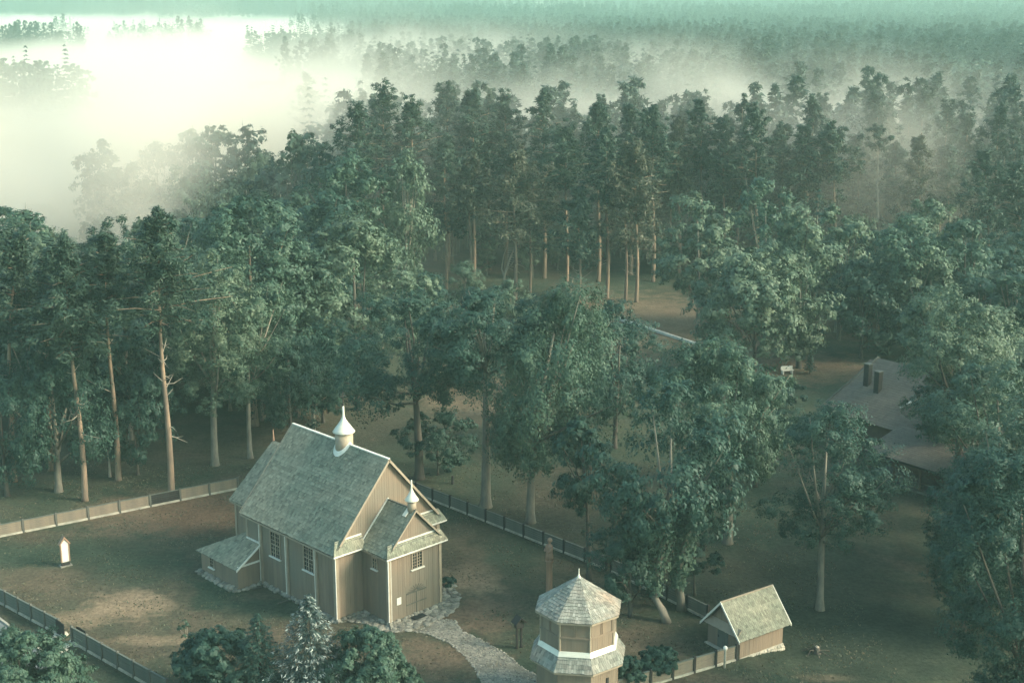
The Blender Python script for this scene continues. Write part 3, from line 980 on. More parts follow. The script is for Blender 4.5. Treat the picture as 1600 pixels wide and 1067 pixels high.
sr = SZ - .30; srz = SZ + 1.72; so = .38
for side in (0, 1):
    ye = -.34 if side == 0 else SWd + .34
    b = U(0, SWd / 2 - ye, srz - sr); ln = b.length
    rf = slab(SH, 'roof', [(-so, ye, sr), (SLn + so, ye, sr), (SLn + so, SWd / 2, srz), (-so, SWd / 2, srz)], .07, M['grey_wood'])
    s_ = MB(); shingles(s_, (-so, ye, sr), X, b, ln, lambda t: 0, lambda t: SLn + 2 * so, exp=.17, w=.14); s_.build('shingle', M['shingle'], rf, stuff=True)
    v = MB(); v.obox(U(-so - .045, ye, sr) - Z * .11, b, X * .043, Z * .17); v.obox(U(SLn + so + .002, ye, sr) - Z * .11, b, X * .043, Z * .17); v.build('verge_board', M['white'], rf)
m_ = MB(); m_.box(-so, SLn + so, SWd / 2 - .06, SWd / 2 + .06, srz, srz + .05); m_.build('ridge_board', M['trim'], SH)
b = U(.36, 0, .42)
rf = slab(SH, 'pent_roof', [(-.38, -.1, SZ - .1), (-.38, SWd + .1, SZ - .1), (-.02, SWd + .1, SZ + .32), (-.02, -.1, SZ + .32)], .04, M['trim'])
s_ = MB(); shingles(s_, (-.38, -.1, SZ - .1), Y, b, b.length, lambda t: 0, lambda t: SWd + .2, exp=.2, w=.14); s_.build('shingle', M['trim'], rf, stuff=True)
ft = MB()
rs = random.Random(2)
for k in range(26):
    for q in range(3):
        x = SLn * k / 25; zb = terrain(SA.x + x * .82, SA.y + x * .57)
        zt = 0.02
        if zb + .03 + q * .17 < zt - .02: lump(ft, (x + rs.uniform(-.05, .05), -.05 + rs.uniform(-.03, .03), min(zt - .1, zb + .08 + q * .16)), rs.uniform(.10, .17), rs.uniform(.5, 1), .75, rs)
ft.build('footing_stone', M['plinth'], SH, stuff=True)
m_ = MB(); m_.box(0, SLn, -.02, SWd, -.75, -.055); m_.box(-.04, SLn + .03, -.05, -.021, -.06, .02); m_.build('footing', M['plinth'], SH)
m_ = MB(); m_.box(-.28, -.03, .1, SWd, -.04, .07); m_.build('step', M['plinth'], SH)

# ================================================================== FENCES
def fence(p0, p1, bay, label, mat, mat_post, h=1.0, dark=(), boards_n=5):
    d = p1 - p0; d.z = 0
    Lf = d.length; n = max(1, round(Lf / bay)); bl = Lf / n
    F_ = thing('board_fence', label, 'fence', (p0.x, p0.y, terrain(p0.x, p0.y)), math.atan2(d.y, d.x))
    pm = MB(); pm.box(-.08, .08, -.09, .09, -.1, h + .12); pm.add([(-.08, -.09, h + .12), (.08, -.09, h + .12), (.08, .09, h + .12), (-.08, .09, h + .12), (0, 0, h + .18)], [(0, 1, 4), (1, 2, 4), (2, 3, 4), (3, 0, 4)])
    bm_ = MB(); bh = (h - .14) / boards_n
    bm_.box(.085, bl - .085, -.018, .018, 0, bh - .018)
    cm = MB(); cm.box(.082, bl - .082, -.06, .06, 0, .045)
    sm = MB(); sm.box(.082, bl - .082, -.09, .09, -.15, .14)
    first = {}
    def put(nm, mb_, m_, loc, key):
        if key not in first:
            o = mb_.build(nm, m_, F_)
            first[key] = o.data
        else:
            o = link(nm, first[key], F_)
        o.location = loc
        return o
    for i in range(n + 1):
        put('post', pm, mat_post, (i * bl, 0, terrain(*(p0 + d * (i / n)).xy) - F_.location.z), 'post')
        if i == n: break
        zz = terrain(*(p0 + d * ((i + .5) / n)).xy) - F_.location.z
        dk = i in dark
        for k in range(boards_n):
            o = put('board', bm_, M['dark_wood'] if dk else mat, (i * bl, 0, zz + .16 + k * bh), 'bd' if dk else 'b')
            o.location.y += random.uniform(-.008, .008)
        put('cap_rail', cm, mat_post if dk else M['fence_green'], (i * bl, 0, zz + h + .025), 'c')
        put('plinth', sm, M['plinth'], (i * bl, 0, zz), 's')
    return F_
fence(at(-70, 853), at(372, 764), 2.55, 'tan board fence along the far left side of the yard with one dark bay', M['fence_tan'], M['grey_wood'], .95, dark=(6,))
fence(at(600, 752), at(948, 890), 2.1, 'grey board fence running behind the church towards the carved pillar', M['fence_green'], M['dark_wood'], .95)
fence(at(955, 893), at(1106, 968), 2.1, 'shaded board fence between the ivy clad tree and the shed', M['fence_green'], M['dark_wood'], .95)
fence(at(-30, 926), at(93, 992), 1.6, 'grey board fence beside the road left of the gate gap', M['fence_green'], M['grey_wood'], 1.05)
fence(at(114, 1004), at(262, 1088), 1.75, 'grey board fence beside the road right of the gate gap', M['fence_green'], M['grey_wood'], 1.05)
fence(at(945, 1092), at(1150, 1031), 1.7, 'tan board fence running from the bottom edge up to the shed', M['fence_tan'], M['dark_wood'], .95)
# dark gate leaves at the gap
for (px, py, lab, dx) in ((86, 993, 'dark plank gate leaf swung open at the near end of the left road fence', .0), (116, 1004, 'dark plank gate leaf swung open against the right road fence', .1)):
    p = at(px, py)
    G_ = thing('gate_leaf', lab, 'gate', (p.x + dx, p.y, 0), R(-38 if dx else -40))
    for i in range(6):
        m_ = MB(); m_.box(i * .16, i * .16 + .15, .12, .145, .08, 1.1 + .04 * math.sin(i)); m_.build('plank', M['dark_wood'], G_)
    m_ = MB(); m_.box(0, .95, .146, .18, .25, .33); m_.box(0, .95, .146, .18, .8, .88); m_.build('gate_rail', M['dark_wood'], G_)
# pale stone slabs at the gap
gs = thing('gate_threshold', 'pale broken stone slabs lying in the fence gap by the road', 'stone slabs', at(97, 1004), R(-42))
for k in range(9):
    m_ = MB(); lump(m_, (0, 0, 0), .34 + .12 * random.random(), random.uniform(.6, 1), .25)
    o = m_.build('slab', M['plinth'], gs); o.location = (random.uniform(-1.1, 1.1), random.uniform(-.9, .8), .05)

# ================================================================== SMALL THINGS IN THE YARD
# carved pillar with a standing figure
SP = at(858, 940)
PS = thing('carved_pillar', 'tall carved oak pillar topped by a robed figure behind the bell tower', 'statue', SP, R(-60))
mb = MB(); mb.lathe([(.28, 0), (.25, .4), (.22, 1.6), (.22, 2.9), (.29, 3.0), (.29, 3.1)], 10, t=.5); mb.build('pillar', M['carved'], PS, True)
mb = MB()
mb.lathe([(.30, 3.1), (.29, 3.4), (.25, 3.75), (.27, 4.0), (.25, 4.15), (.11, 4.24), (.085, 4.30), (.12, 4.37), (.135, 4.46), (.11, 4.56), (.03, 4.61)], 14, sx=1.0, sy=.8)
for s in (-1, 1):
    mb.tube([(s * .24, 0, 4.1), (s * .30, -.10, 3.85), (s * .22, -.24, 3.72), (s * .04, -.29, 3.80 + s * .03)], [.085, .085, .07, .05], 7)
for k in range(9):
    a = 2 * math.pi * k / 9
    mb.tube([(.29 * math.cos(a), .235 * math.sin(a), 3.12), (.265 * math.cos(a), .215 * math.sin(a), 3.5), (.24 * math.cos(a), .19 * math.sin(a), 3.7)], [.04, .03, .015], 5)
mb.build('figure', M['carved'], PS, True)
mb = MB(); mb.lathe([(.17, 4.40), (.19, 4.48), (.16, 4.60), (.05, 4.68)], 12, sy=.9, c=(0, .03, 0)); mb.build('hood', M['carved'], PS, True)
# dark roofed wayside shrine
p = at(811, 1012)
WS = thing('wayside_shrine', 'small dark roofed wooden shrine on two posts left of the bell tower', 'shrine', p, R(30))
for s in (-.16, .16):
    mb = MB(); mb.box(s - .055, s + .055, -.055, .055, 0, 1.55); mb.build('post', M['dark_wood'], WS)
mb = MB(); mb.box(-.26, .26, -.16, .16, 1.42, 1.85); mb.build('case', M['dark_wood'], WS)
mb = MB(); mb.prism([(-.42, -.32, 1.78), (0, -.32, 2.22), (.42, -.32, 1.78), (.36, -.32, 1.76), (0, -.32, 2.12), (-.36, -.32, 1.76)], (0, .64, 0)); mb.build('roof', M['dark_wood'], WS)
# white panel memorial
p = at(103, 884)
ME = thing('memorial', 'narrow memorial with a tall white panel in a gabled wooden frame on the lawn', 'memorial', p, R(38))
mb = MB(); mb.box(-.42, .42, -.2, .35, -.02, .09); mb.build('stone_base', M['stone'], ME)
mb = MB(); mb.box(-.30, .30, -.10, .12, .09, .36); mb.build('plinth', M['dark_wood'], ME)
mb = MB(); mb.prism([(-.25, -.075, .36), (.25, -.075, .36), (.25, -.075, 1.75), (0, -.075, 2.08), (-.25, -.075, 1.75)], (0, .09, 0)); mb.build('white_panel', M['white'], ME)
mb = MB()
for s in (-1, 1): mb.box(s * .29 - .04, s * .29 + .04, -.10, .09, .36, 1.78)
mb.build('frame', M['carved'], ME)
mb = MB(); mb.prism([(-.42, -.16, 1.72), (0, -.16, 2.32), (.42, -.16, 1.72), (.34, -.16, 1.70), (0, -.16, 2.14), (-.34, -.16, 1.70)], (0, .34, 0)); mb.build('gable_roof', M['carved'], ME)
# white post
p = at(1132, 1043)
wp = MB(); wp.lathe([(.07, 0), (.07, 1.18), (.10, 1.2), (.14, 1.28), (.14, 1.38), (.08, 1.46)], 12)
o = wp.build('white_post', M['white'], None, True); o.location = (p.x, p.y, 0)
tag(o, 'white round headed post standing against the tan fence by the shed', 'post')
# small dark post by the trees, stump on the slope, white bench in the meadow
for (px, py, h, lab) in ((707, 756, .75, 'short dark post standing in the grass behind the back fence'), (1100, 860, .6, 'short dark post in the shade right of the ivy clad tree')):
    p = at(px, py); m_ = MB(); m_.tube([(0, 0, 0), (.02, 0, h)], [.12, .10], 7); o = m_.build('stub_post', M['dark_wood']); o.location = p; tag(o, lab, 'post')
p = ground(1276, 1020)
ST = thing('tree_stump', 'broken tree stump with pale wood on the dark lawn right of the shed', 'stump', p, 0)
m_ = MB(); m_.lathe([(.34, -.05), (.24, .12), (.2, .3), (.17, .42)], 9); m_.build('bark', M['dark_bark'], ST, True)
m_ = MB(); m_.tube([(0, 0, .4), (.04, .02, .5)], [.15, .1], 8); m_.build('broken_top', M['dead_bark'], ST)
m_ = MB()
for k in range(7):
    a = k * .9; m_.tube([(0, 0, .15), (.5 * math.cos(a), .5 * math.sin(a), .22 + .1 * (k % 3)), (.9 * math.cos(a + .2), .9 * math.sin(a + .2), .05)], [.05, .035, .015], 5)
m_.build('root', M['dark_bark'], ST)
p = at(1230, 584)
BN = thing('white_bench', 'small white bench standing alone in the brown meadow left of the house', 'bench', p, R(15))
m_ = MB(); m_.box(-.7, .7, -.22, .22, .40, .46); m_.build('seat', M['white'], BN)
m_ = MB(); m_.box(-.7, .7, .2, .25, .5, .85); m_.build('backrest', M['white'], BN)
for s in (-.55, .55):
    m_ = MB(); m_.box(s - .05, s + .05, -.2, .24, 0, .40); m_.build('leg', M['white'], BN)
# white low wall beyond the meadow
a, b_ = at(965, 500), at(1092, 541)
d = b_ - a
m_ = MB(); nseg = 8
for i in range(nseg):
    m_.obox(Vector((d.length * i / nseg, 0, -.05)), (d.length / nseg - .02, 0, 0), (0, .3, 0), (0, 0, .34 + random.uniform(-.02, .02)))
o = m_.build('low_wall', M['white']); o.location = a; o.rotation_euler = (0, 0, math.atan2(d.y, d.x))
tag(o, 'low white wall crossing the brown clearing beyond the trees', 'wall')
# open shelter glimpsed between trunks
p = at(705, 600)
SR = thing('picnic_shelter', 'low wooden shelter with a pale roof glimpsed between trunks behind the church', 'shelter', p, R(8))
m_ = MB(); m_.obox(U(-1.6, -1.0, 1.7), U(3.4, 0, 0), U(0, 1.1, .5), U(0, -.03, .08)); m_.obox(U(-1.6, 1.2, 1.7), U(3.4, 0, 0), U(0, -1.1, .5), U(0, .03, .08)); m_.build('shelter_roof', M['fence_tan'], SR)
for x in (-1.3, 1.4):
    for y in (-.8, .9):
        m_ = MB(); m_.box(x - .06, x + .06, y - .06, y + .06, 0, 1.75); m_.build('post', M['dark_wood'], SR)
m_ = MB(); m_.box(-1.65, 1.85, -1.06, -1.01, 1.62, 1.76); m_.build('fascia', M['white'], SR)

# ================================================================== HOUSE ON THE RIGHT
HA = at(1368, 705, 2.4)
hd = R(-52.1)
HO = thing('brown_house', 'large brown roofed house with two chimneys and a veranda half hidden by trees', 'house', (HA.x, HA.y, 0), hd)
# local x along the eave, local y into the house
X0, X1, D0, D1, D2 = -10.0, 12.0, 4.6, 11.0, 17.4
ez, rz_ = 3.2, 7.1
m_ = MB(); m_.prism([(X0 + .5, D0 + .5, 0), (X0 + .5, D2 - .5, 0), (X0 + .5, D2 - .5, ez), (X0 + .5, D1, rz_ - .3), (X0 + .5, D0 + .5, ez)], (X1 - X0 - 1, 0, 0)); m_.build('wall', M['house_wall'], HO)
for (ya, nm) in ((D0, 'roof'), (D2, 'roof')):
    b = U(0, D1 - ya, rz_ - ez + .25); ln = b.length
    rf = slab(HO, nm, [(X0, ya, ez - .25), (X1, ya, ez - .25), (X1, D1, rz_), (X0 + 1.4, D1, rz_)], .15, M['house_roof'])
    s_ = MB(); shingles(s_, (X0, ya, ez - .25), X, b, ln, lambda t: 1.4 * t / ln, lambda t: X1 - X0, exp=.28, w=.3, thick=.02); s_.build('shingle', M['house_roof'], rf, stuff=True)
    v = MB(); v.obox(U(X0 - .06, ya, ez - .2), b + X * 1.4, X * .1, Z * .12); v.build('verge_board', M['grey_wood'], rf)
slab(HO, 'hip_roof', [(X0, D0, ez - .25), (X0, D2, ez - .25), (X0 + 1.4, D1 + .01, rz_), (X0 + 1.4, D1, rz_)], .15, M['house_roof'])
for (px, py) in ((1355, 600), (1371, 612)):
    # chimney foot on the front slope, found where the sight line meets it
    best = None
    for k in range(60):
        z = 3.2 + k * .065
        q = at(px, py, z) - U(HA.x, HA.y, 0)
        lx, ly = q.x * math.cos(hd) + q.y * math.sin(hd), -q.x * math.sin(hd) + q.y * math.cos(hd)
        e = abs(z - (ez - .25 + (ly - D0) * (rz_ - ez + .25) / (D1 - D0)))
        if best is None or e < best[0]: best = (e, lx, ly, z)
    _, lx, ly, z = best
    m_ = MB(); m_.box(lx - .27, lx + .27, ly - .27, ly + .27, z - .6, z + 1.9); ch = m_.build('chimney', M['chimney'], HO)
    m_ = MB(); m_.box(lx - .32, lx + .32, ly - .32, ly + .32, z + 1.902, z + 1.98); m_.build('chimney_cap', M['grey_wood'], ch)
# white bar for the roof edge of a dormer
m_ = MB(); m_.obox(U(-2.6, 6.6, 4.42), U(.9, 1.5, .92), U(.2, -.1, 0), U(0, -.07, .12)); m_.build('skylight', M['white'], HO)
# veranda wing
b = U(0, D0 - .0 + .3, 1.25)
rf = slab(HO, 'veranda_roof', [(-1.0, -.3, 2.35), (10.5, -.3, 2.35), (10.5, D0, 3.6), (-1.0, D0, 3.6)], .12, M['house_roof'])
s_ = MB(); shingles(s_, (-1.0, -.3, 2.35), X, b, b.length, lambda t: 0, lambda t: 11.5, exp=.28, w=.3, thick=.02); s_.build('shingle', M['house_roof'], rf, stuff=True)
v = MB(); v.box(-1.02, 10.52, -.36, -.302, 2.18, 2.34); v.build('fascia', M['dark_wood'], rf)
for k in range(5):
    x = -.6 + k * 2.6
    m_ = MB(); m_.box(x - .08, x + .08, -.05, .11, 0, 2.22); m_.build('veranda_post', M['house_wall'], HO)
m_ = MB(); m_.box(-.6, 10, 0, .06, .82, .9); m_.box(-.6, 10, 0, .06, .3, .36); m_.build('veranda_rail', M['house_wall'], HO)
m_ = MB(); m_.box(-.8, 10.3, 3.2, D0 + .4, 0, 2.6); m_.build('veranda_wall', M['house_wall'], HO)
m_ = MB(); m_.box(-1, 10.5, -.2, 3.1, -.6, .18); m_.build('veranda_floor', M['grey_wood'], HO)

# white house and long low shed in the mist far behind
p = at(418, 160)
FH = thing('misty_house', 'pale house with a broken roof line almost lost in the white fog', 'house', p, R(-6))
m_ = MB(); m_.box(-6, 6, -4, 4, 0, 5); m_.build('wall', M['white'], FH)
m_ = MB(); m_.prism([(-6.6, -4.6, 5), (-6.6, 4.6, 5), (-6.6, 0, 8.2)], (13.2, 0, 0)); m_.build('roof', M['grey_wood'], FH)
m_ = MB(); m_.box(-4.2, -3.4, -.5, .4, 7.0, 9.6); m_.build('chimney', M['white'], FH)
m_ = MB(); m_.box(-1.5, 2.0, -5.2, -2.5, 4.8, 6.6); m_.build('dormer', M['white'], FH)
p = at(503, 150)
LS = thing('long_shed', 'long low building with a thin white roof edge in the fog', 'shed', p, R(2))
m_ = MB(); m_.box(-8, 8, -3, 3, 0, 2.6); m_.build('wall', M['grey_wood'], LS)
m_ = MB(); m_.prism([(-8.5, -3.5, 2.6), (-8.5, 3.5, 2.6), (-8.5, 3.5, 2.9), (-8.5, -3.5, 3.4)], (17, 0, 0)); m_.build('roof', M['white'], LS)

# ================================================================== TREES
def np_mesh(name, V, Fq, T, mat):
    me = bpy.data.meshes.new(name)
    nv, nf = len(V), len(Fq)
    me.vertices.add(nv); me.vertices.foreach_set('co', np.ascontiguousarray(V, dtype=np.float32).ravel())
    c = Fq.shape[1]
    me.loops.add(nf * c); me.loops.foreach_set('vertex_index', np.ascontiguousarray(Fq, dtype=np.int32).ravel())
    me.polygons.add(nf)
    me.polygons.foreach_set('loop_start', np.arange(0, nf * c, c, dtype=np.int32))
    me.materials.append(mat)
    a = me.attributes.new('tint', 'FLOAT', 'POINT'); a.data.foreach_set('value', np.ascontiguousarray(T, dtype=np.float32))
    me.update(calc_edges=True)
    return me

build_grass()

def unit(a): return a / (np.linalg.norm(a, axis=1, keepdims=True) + 1e-9)

def cards(cen, nrm, size, aspect, rng, tang=None):
    n = len(cen)
    if tang is None: tang = rng.normal(size=(n, 3))
    nrm = unit(nrm)
    t = unit(tang - nrm * np.sum(tang * nrm, axis=1, keepdims=True)); b = np.cross(nrm, t)
    s = size[:, None]; w = s * aspect
    k = rng.uniform(-.5, .2, (n, 1))
    V = np.stack([cen - t * s * .8 - b * w * .25, cen + t * s, cen + b * w * 1.5 + t * s * k], axis=1).reshape(-1, 3)
    return V, np.arange(3 * n).reshape(n, 3)

def crown_broad(name, rng, H, Wc, hb, n_lobes, subs, leaves, size, mat, droop=0.0, top=(0, 0), round_=0.5):
    """lobes on an egg-shaped crown, each broken into clumps of leaf-sized faces"""
    A, Bz = Wc / 2, (H - hb) / 2
    lob, lr = [], []
    k = 0
    while len(lob) < n_lobes and k < 4000:
        k += 1
        d = rng.normal(size=3); d /= np.linalg.norm(d)
        zz = rng.uniform(-.97, 1.0)
        prof = (1 - max(0, zz) ** (2.0 + round_)) ** .6 if zz > 0 else (1 - abs(zz) ** 3 * .62)
        r = rng.uniform(0.08, 1.0) ** 0.42
        ang = rng.uniform(0, 2 * math.pi)
        rl = min(Wc * .24, (Wc * .62 + (H - hb) * .38) * rng.uniform(0.06, 0.14)) * (1 - .25 * abs(zz))
        c = np.array([math.cos(ang) * r * (A - rl * .8) * prof, math.sin(ang) * r * (A - rl * .8) * prof, zz * (Bz - rl * .7)])
        if any(np.linalg.norm((c - q) * (1, 1, .85)) < 0.62 * min(rl, ql) for q, ql in zip(lob, lr)): continue
        lob.append(c); lr.append(rl)
    lob, lr = np.array(lob), np.array(lr)
    lob[:, 2] += (H + hb) / 2
    fz = np.clip((lob[:, 2] - hb) / (H - hb), 0, 1)
    lob[:, 0] += top[0] * fz; lob[:, 1] += top[1] * fz
    n = len(lob)
    li = np.repeat(np.arange(n), subs)
    d = unit(rng.normal(size=(len(li), 3)) + np.array([0, 0, 0.35 - droop * .4]))
    ax = unit(rng.normal(size=(n, 3)) + unit(lob - np.array([0, 0, hb + (H - hb) * .35])) * 1.1 + np.array([0, 0, -.25]))[li]
    d = d + ax * np.sum(d * ax, axis=1, keepdims=True) * .55
    sc = lob[li] + d * lr[li][:, None] * np.array([1.05, 1.05, 0.85 + droop]) * rng.uniform(.55, 1.08, (len(li), 1))
    sr = lr[li] * rng.uniform(.28, .60, len(li))
    st = np.clip(rng.normal(.4, .24, len(li)), 0, 1)
    si = np.repeat(np.arange(len(li)), leaves)
    e = unit(rng.normal(size=(len(si), 3)) + d[si] * .55 + np.array([0, 0, .35]))
    cen = sc[si] + e * sr[si][:, None] * rng.uniform(.3, 1.25, (len(si), 1)) * np.array([1.1, 1.1, .8 + droop * 1.2])
    out = unit(cen - np.array([top[0] * .5, top[1] * .5, hb + (H - hb) * .45]))
    nrm = e * .8 + d[si] * .5 + out * .45 + np.array([0, 0, .3]) + rng.normal(size=e.shape) * .38
    tang = None
    if droop > .1: tang = rng.normal(size=e.shape) * .35 + np.array([0, 0, -1.0])
    V, Fq = cards(cen, nrm, size * rng.uniform(.6, 1.35, len(si)), .5, rng, tang)
    T = np.repeat(np.clip(st[si] + rng.normal(0, .14, len(si)), 0, 1), 3)
    return np_mesh(name, V, Fq, T, mat), lob, lr

def trunk_mesh(parent, rng, H, hb, r0, lobes, mat, top=(0, 0), lean=(0, 0), fork=0.35, limbs=9):
    mb = MB()
    z1 = hb + (H - hb) * fork
    def axis(z): 
        f = z / H
        return Vector((lean[0] * math.sin(f * 2.2) * .3 + top[0] * f * f, lean[1] * math.sin(f * 2.2) * .3 + top[1] * f * f, z))
    zs = [-.2, .25, .8, hb * .5, hb, z1, H * .82]
    zs = sorted(set(zs))
    mb.tube([axis(z) for z in zs], [r0 * (1.45 if z < .1 else 1.15 if z < .6 else max(.12, 1 - .95 * z / H)) for z in zs], 9, .5)
    if len(lobes):
        order = list(rng.permutation(len(lobes)))[:limbs]
        for i in order:
            c = Vector(lobes[i]); zs_ = min(c.z - .3, hb + (c.z - hb) * rng.uniform(.05, .45)); zs_ = max(zs_, hb * .8)
            s = axis(zs_); m_ = s.lerp(c, .5) + Vector((rng.uniform(-.3, .3), rng.uniform(-.3, .3), -.05 * (c - s).length + rng.uniform(0, .5)))
            rr = r0 * rng.uniform(.28, .45)
            mb.tube([s, m_, c, c + (c - m_) * .35], [rr, rr * .7, rr * .35, rr * .1], 5, .5)
    return mb.build('trunk', mat, parent, True)

def crown_pine(name, rng, H, Wc, hb, nb, cl, per, size, mat, top=(0, 0), flatness=.32):
    br = []
    cen, nrm, T, tang = [], [], [], []
    for i in range(nb):
        t = (i + rng.uniform(0, 1)) / nb
        z = hb + (H - hb) * t
        prof = (0.50 + 0.55 * math.sin(math.pi * min(1, t * .9 + .22))) * (1 - .60 * t ** 3.5)
        ln = Wc / 2 * prof * rng.uniform(.5, 1.15)
        a = i * 2.39996 + rng.uniform(-.5, .5)
        d = np.array([math.cos(a), math.sin(a), 0])
        base = np.array([top[0] * (z / H) ** 2, top[1] * (z / H) ** 2, z - .12 * ln])
        tip = base + d * ln + np.array([0, 0, ln * (rng.uniform(-.05, .25) + .35 * t * t)])
        br.append((base, tip))
        for q in range(cl):
            f = rng.uniform(.12, 1.02)
            side = np.array([-d[1], d[0], 0]) * rng.normal(0, .16) * ln * f
            c = base + (tip - base) * f + side + np.array([0, 0, rng.normal(.12, .055 * Wc)])
            rx = Wc * rng.uniform(.055, .10) * (1 - .35 * t)
            e = unit(rng.normal(size=(per, 3)) + np.array([0, 0, .35]))
            cen.append(c + e * rng.uniform(.3, 1.05, (per, 1)) * np.array([rx, rx, rx * flatness * 1.6]))
            nrm.append(e * np.array([.6, .6, 1.0]) + np.array([0, 0, .55]) + rng.normal(size=(per, 3)) * .45)
            tang.append(e * .8 + d * .5 + np.array([0, 0, .25]) + rng.normal(size=(per, 3)) * .4)
            T.append(np.clip(rng.normal(.42, .2) + rng.normal(0, .12, per), 0, 1))
    cen, nrm, T, tang = np.concatenate(cen), np.concatenate(nrm), np.concatenate(T), np.concatenate(tang)
    V, Fq = cards(cen, nrm, size * rng.uniform(.6, 1.3, len(cen)), .30, rng, tang)
    return np_mesh(name, V, Fq, np.repeat(T, 3), mat), br

def pine_trunk(parent, rng, H, hb, r0, br, mat, top=(0, 0), dead=8, deadmat=None, dead_from=.35):
    mb = MB()
    def axis(z): return Vector((top[0] * (z / H) ** 2 + .12 * math.sin(z * .35), top[1] * (z / H) ** 2, z))
    zs = [-.2, .3, 1.2] + [H * k / 8 for k in range(1, 8)] + [H * .97]
    zs = sorted(zs)
    mb.tube([axis(z) for z in zs], [r0 * (1.35 if z < .2 else max(.10, 1.05 - .92 * z / H)) for z in zs], 8, .5)
    for (b, t) in br:
        b, t = Vector(b), Vector(t)
        mb.tube([b, b.lerp(t, .5) + Vector((0, 0, .15)), t], [r0 * .22, r0 * .14, r0 * .04], 4, .5)
    o = mb.build('trunk', mat, parent, True)
    if dead:
        mb = MB()
        for k in range(dead):
            z = hb * rng.uniform(dead_from, 1.02); a = rng.uniform(0, 6.28); ln = rng.uniform(.9, 2.6)
            s = axis(z); d = Vector((math.cos(a), math.sin(a), 0))
            up_ = rng.choice([-.35, .25, .55]) * rng.uniform(.6, 1.2)
            e = s + d * ln * rng.uniform(.4, 1.0) + Vector((0, 0, up_ * ln)); m1 = s.lerp(e, .45) + Vector((rng.uniform(-.2, .2), rng.uniform(-.2, .2), rng.uniform(-.3, .1)))
            mb.tube([s, m1, e], [r0 * .17, r0 * .11, r0 * .03], 4, .5)
            if rng.uniform() < .5: mb.tube([m1, m1 + (e - s) * .35 + Vector((rng.uniform(-.4, .4), rng.uniform(-.4, .4), .3))], [r0 * .08, r0 * .02], 4, .5)
        mb.build('dead_branch', deadmat or M['dead_bark'], parent)
    return o

def crown_spruce(name, rng, H, Wc, hb, layers, per_layer, cards_n, size, mat, tips=0.0):
    cen, nrm, T, tang = [], [], [], []
    for i in range(layers):
        t = i / layers
        z = hb + (H - hb) * t
        ln0 = Wc / 2 * (1 - t) ** .85 + .06 * Wc * (1 - t)
        nbr = max(4, int(per_layer * (1 - t * .6)))
        for k in range(nbr):
            a = 2 * math.pi * k / nbr + i * .7 + rng.uniform(-.25, .25)
            d = np.array([math.cos(a), math.sin(a), 0]); ln = ln0 * rng.uniform(.75, 1.15)
            m = max(3, int(cards_n * (.35 + .65 * (1 - t))))
            f = rng.uniform(.12, 1.0, (m, 1)) ** .75
            side = np.array([-d[1], d[0], 0]) * rng.normal(0, .11, (m, 1)) * ln * f
            c = np.array([0, 0, z]) + d * ln * f + side + np.array([0, 0, 1.0]) * (-.30 * ln * f + .16 * ln * f ** 2.5 + rng.normal(0, .03, (m, 1)) * ln)
            cen.append(c); nrm.append(np.array([0, 0, 1.0]) + d * .45 + rng.normal(size=(m, 3)) * .35); tang.append(d + rng.normal(size=(m, 3)) * .45 + np.array([0, 0, -.1]))
            T.append(np.clip(rng.normal(.3, .15, m) * (1 - tips) + tips * np.clip((f[:, 0] - .72) * 3.6, 0, 1) ** 1.5 * (rng.uniform(0, 1, m) > .35) * rng.uniform(.4, 1, m), 0, 1))
    cen, nrm, T, tang = map(np.concatenate, (cen, nrm, T, tang))
    V, Fq = cards(cen, nrm, size * rng.uniform(.65, 1.25, len(cen)), .36, rng, tang)
    return np_mesh(name, V, Fq, np.repeat(T, 3), mat)

PIXELS = []     # rows of hero trees
def spot(px, py_base):
    p = ground(px, py_base); return p
def dims(px_top, py_top, py_bot, wpx, p):
    slant = math.hypot(p.x, p.y) * 1.03
    return height_at(px_top, py_top, p) - p.z, max(.6, height_at(px_top, py_bot, p) - p.z), wpx * slant / FPX
def lean_of(px_top, p, H):            # sideways shift of the tree top, as seen across the view
    k = math.hypot(p.x, p.y); z = p.z + H
    d = p.y * math.cos(PITCH) - (z - CAM_H) * math.sin(PITCH)
    return (px_top - 800) * d / FPX - p.x

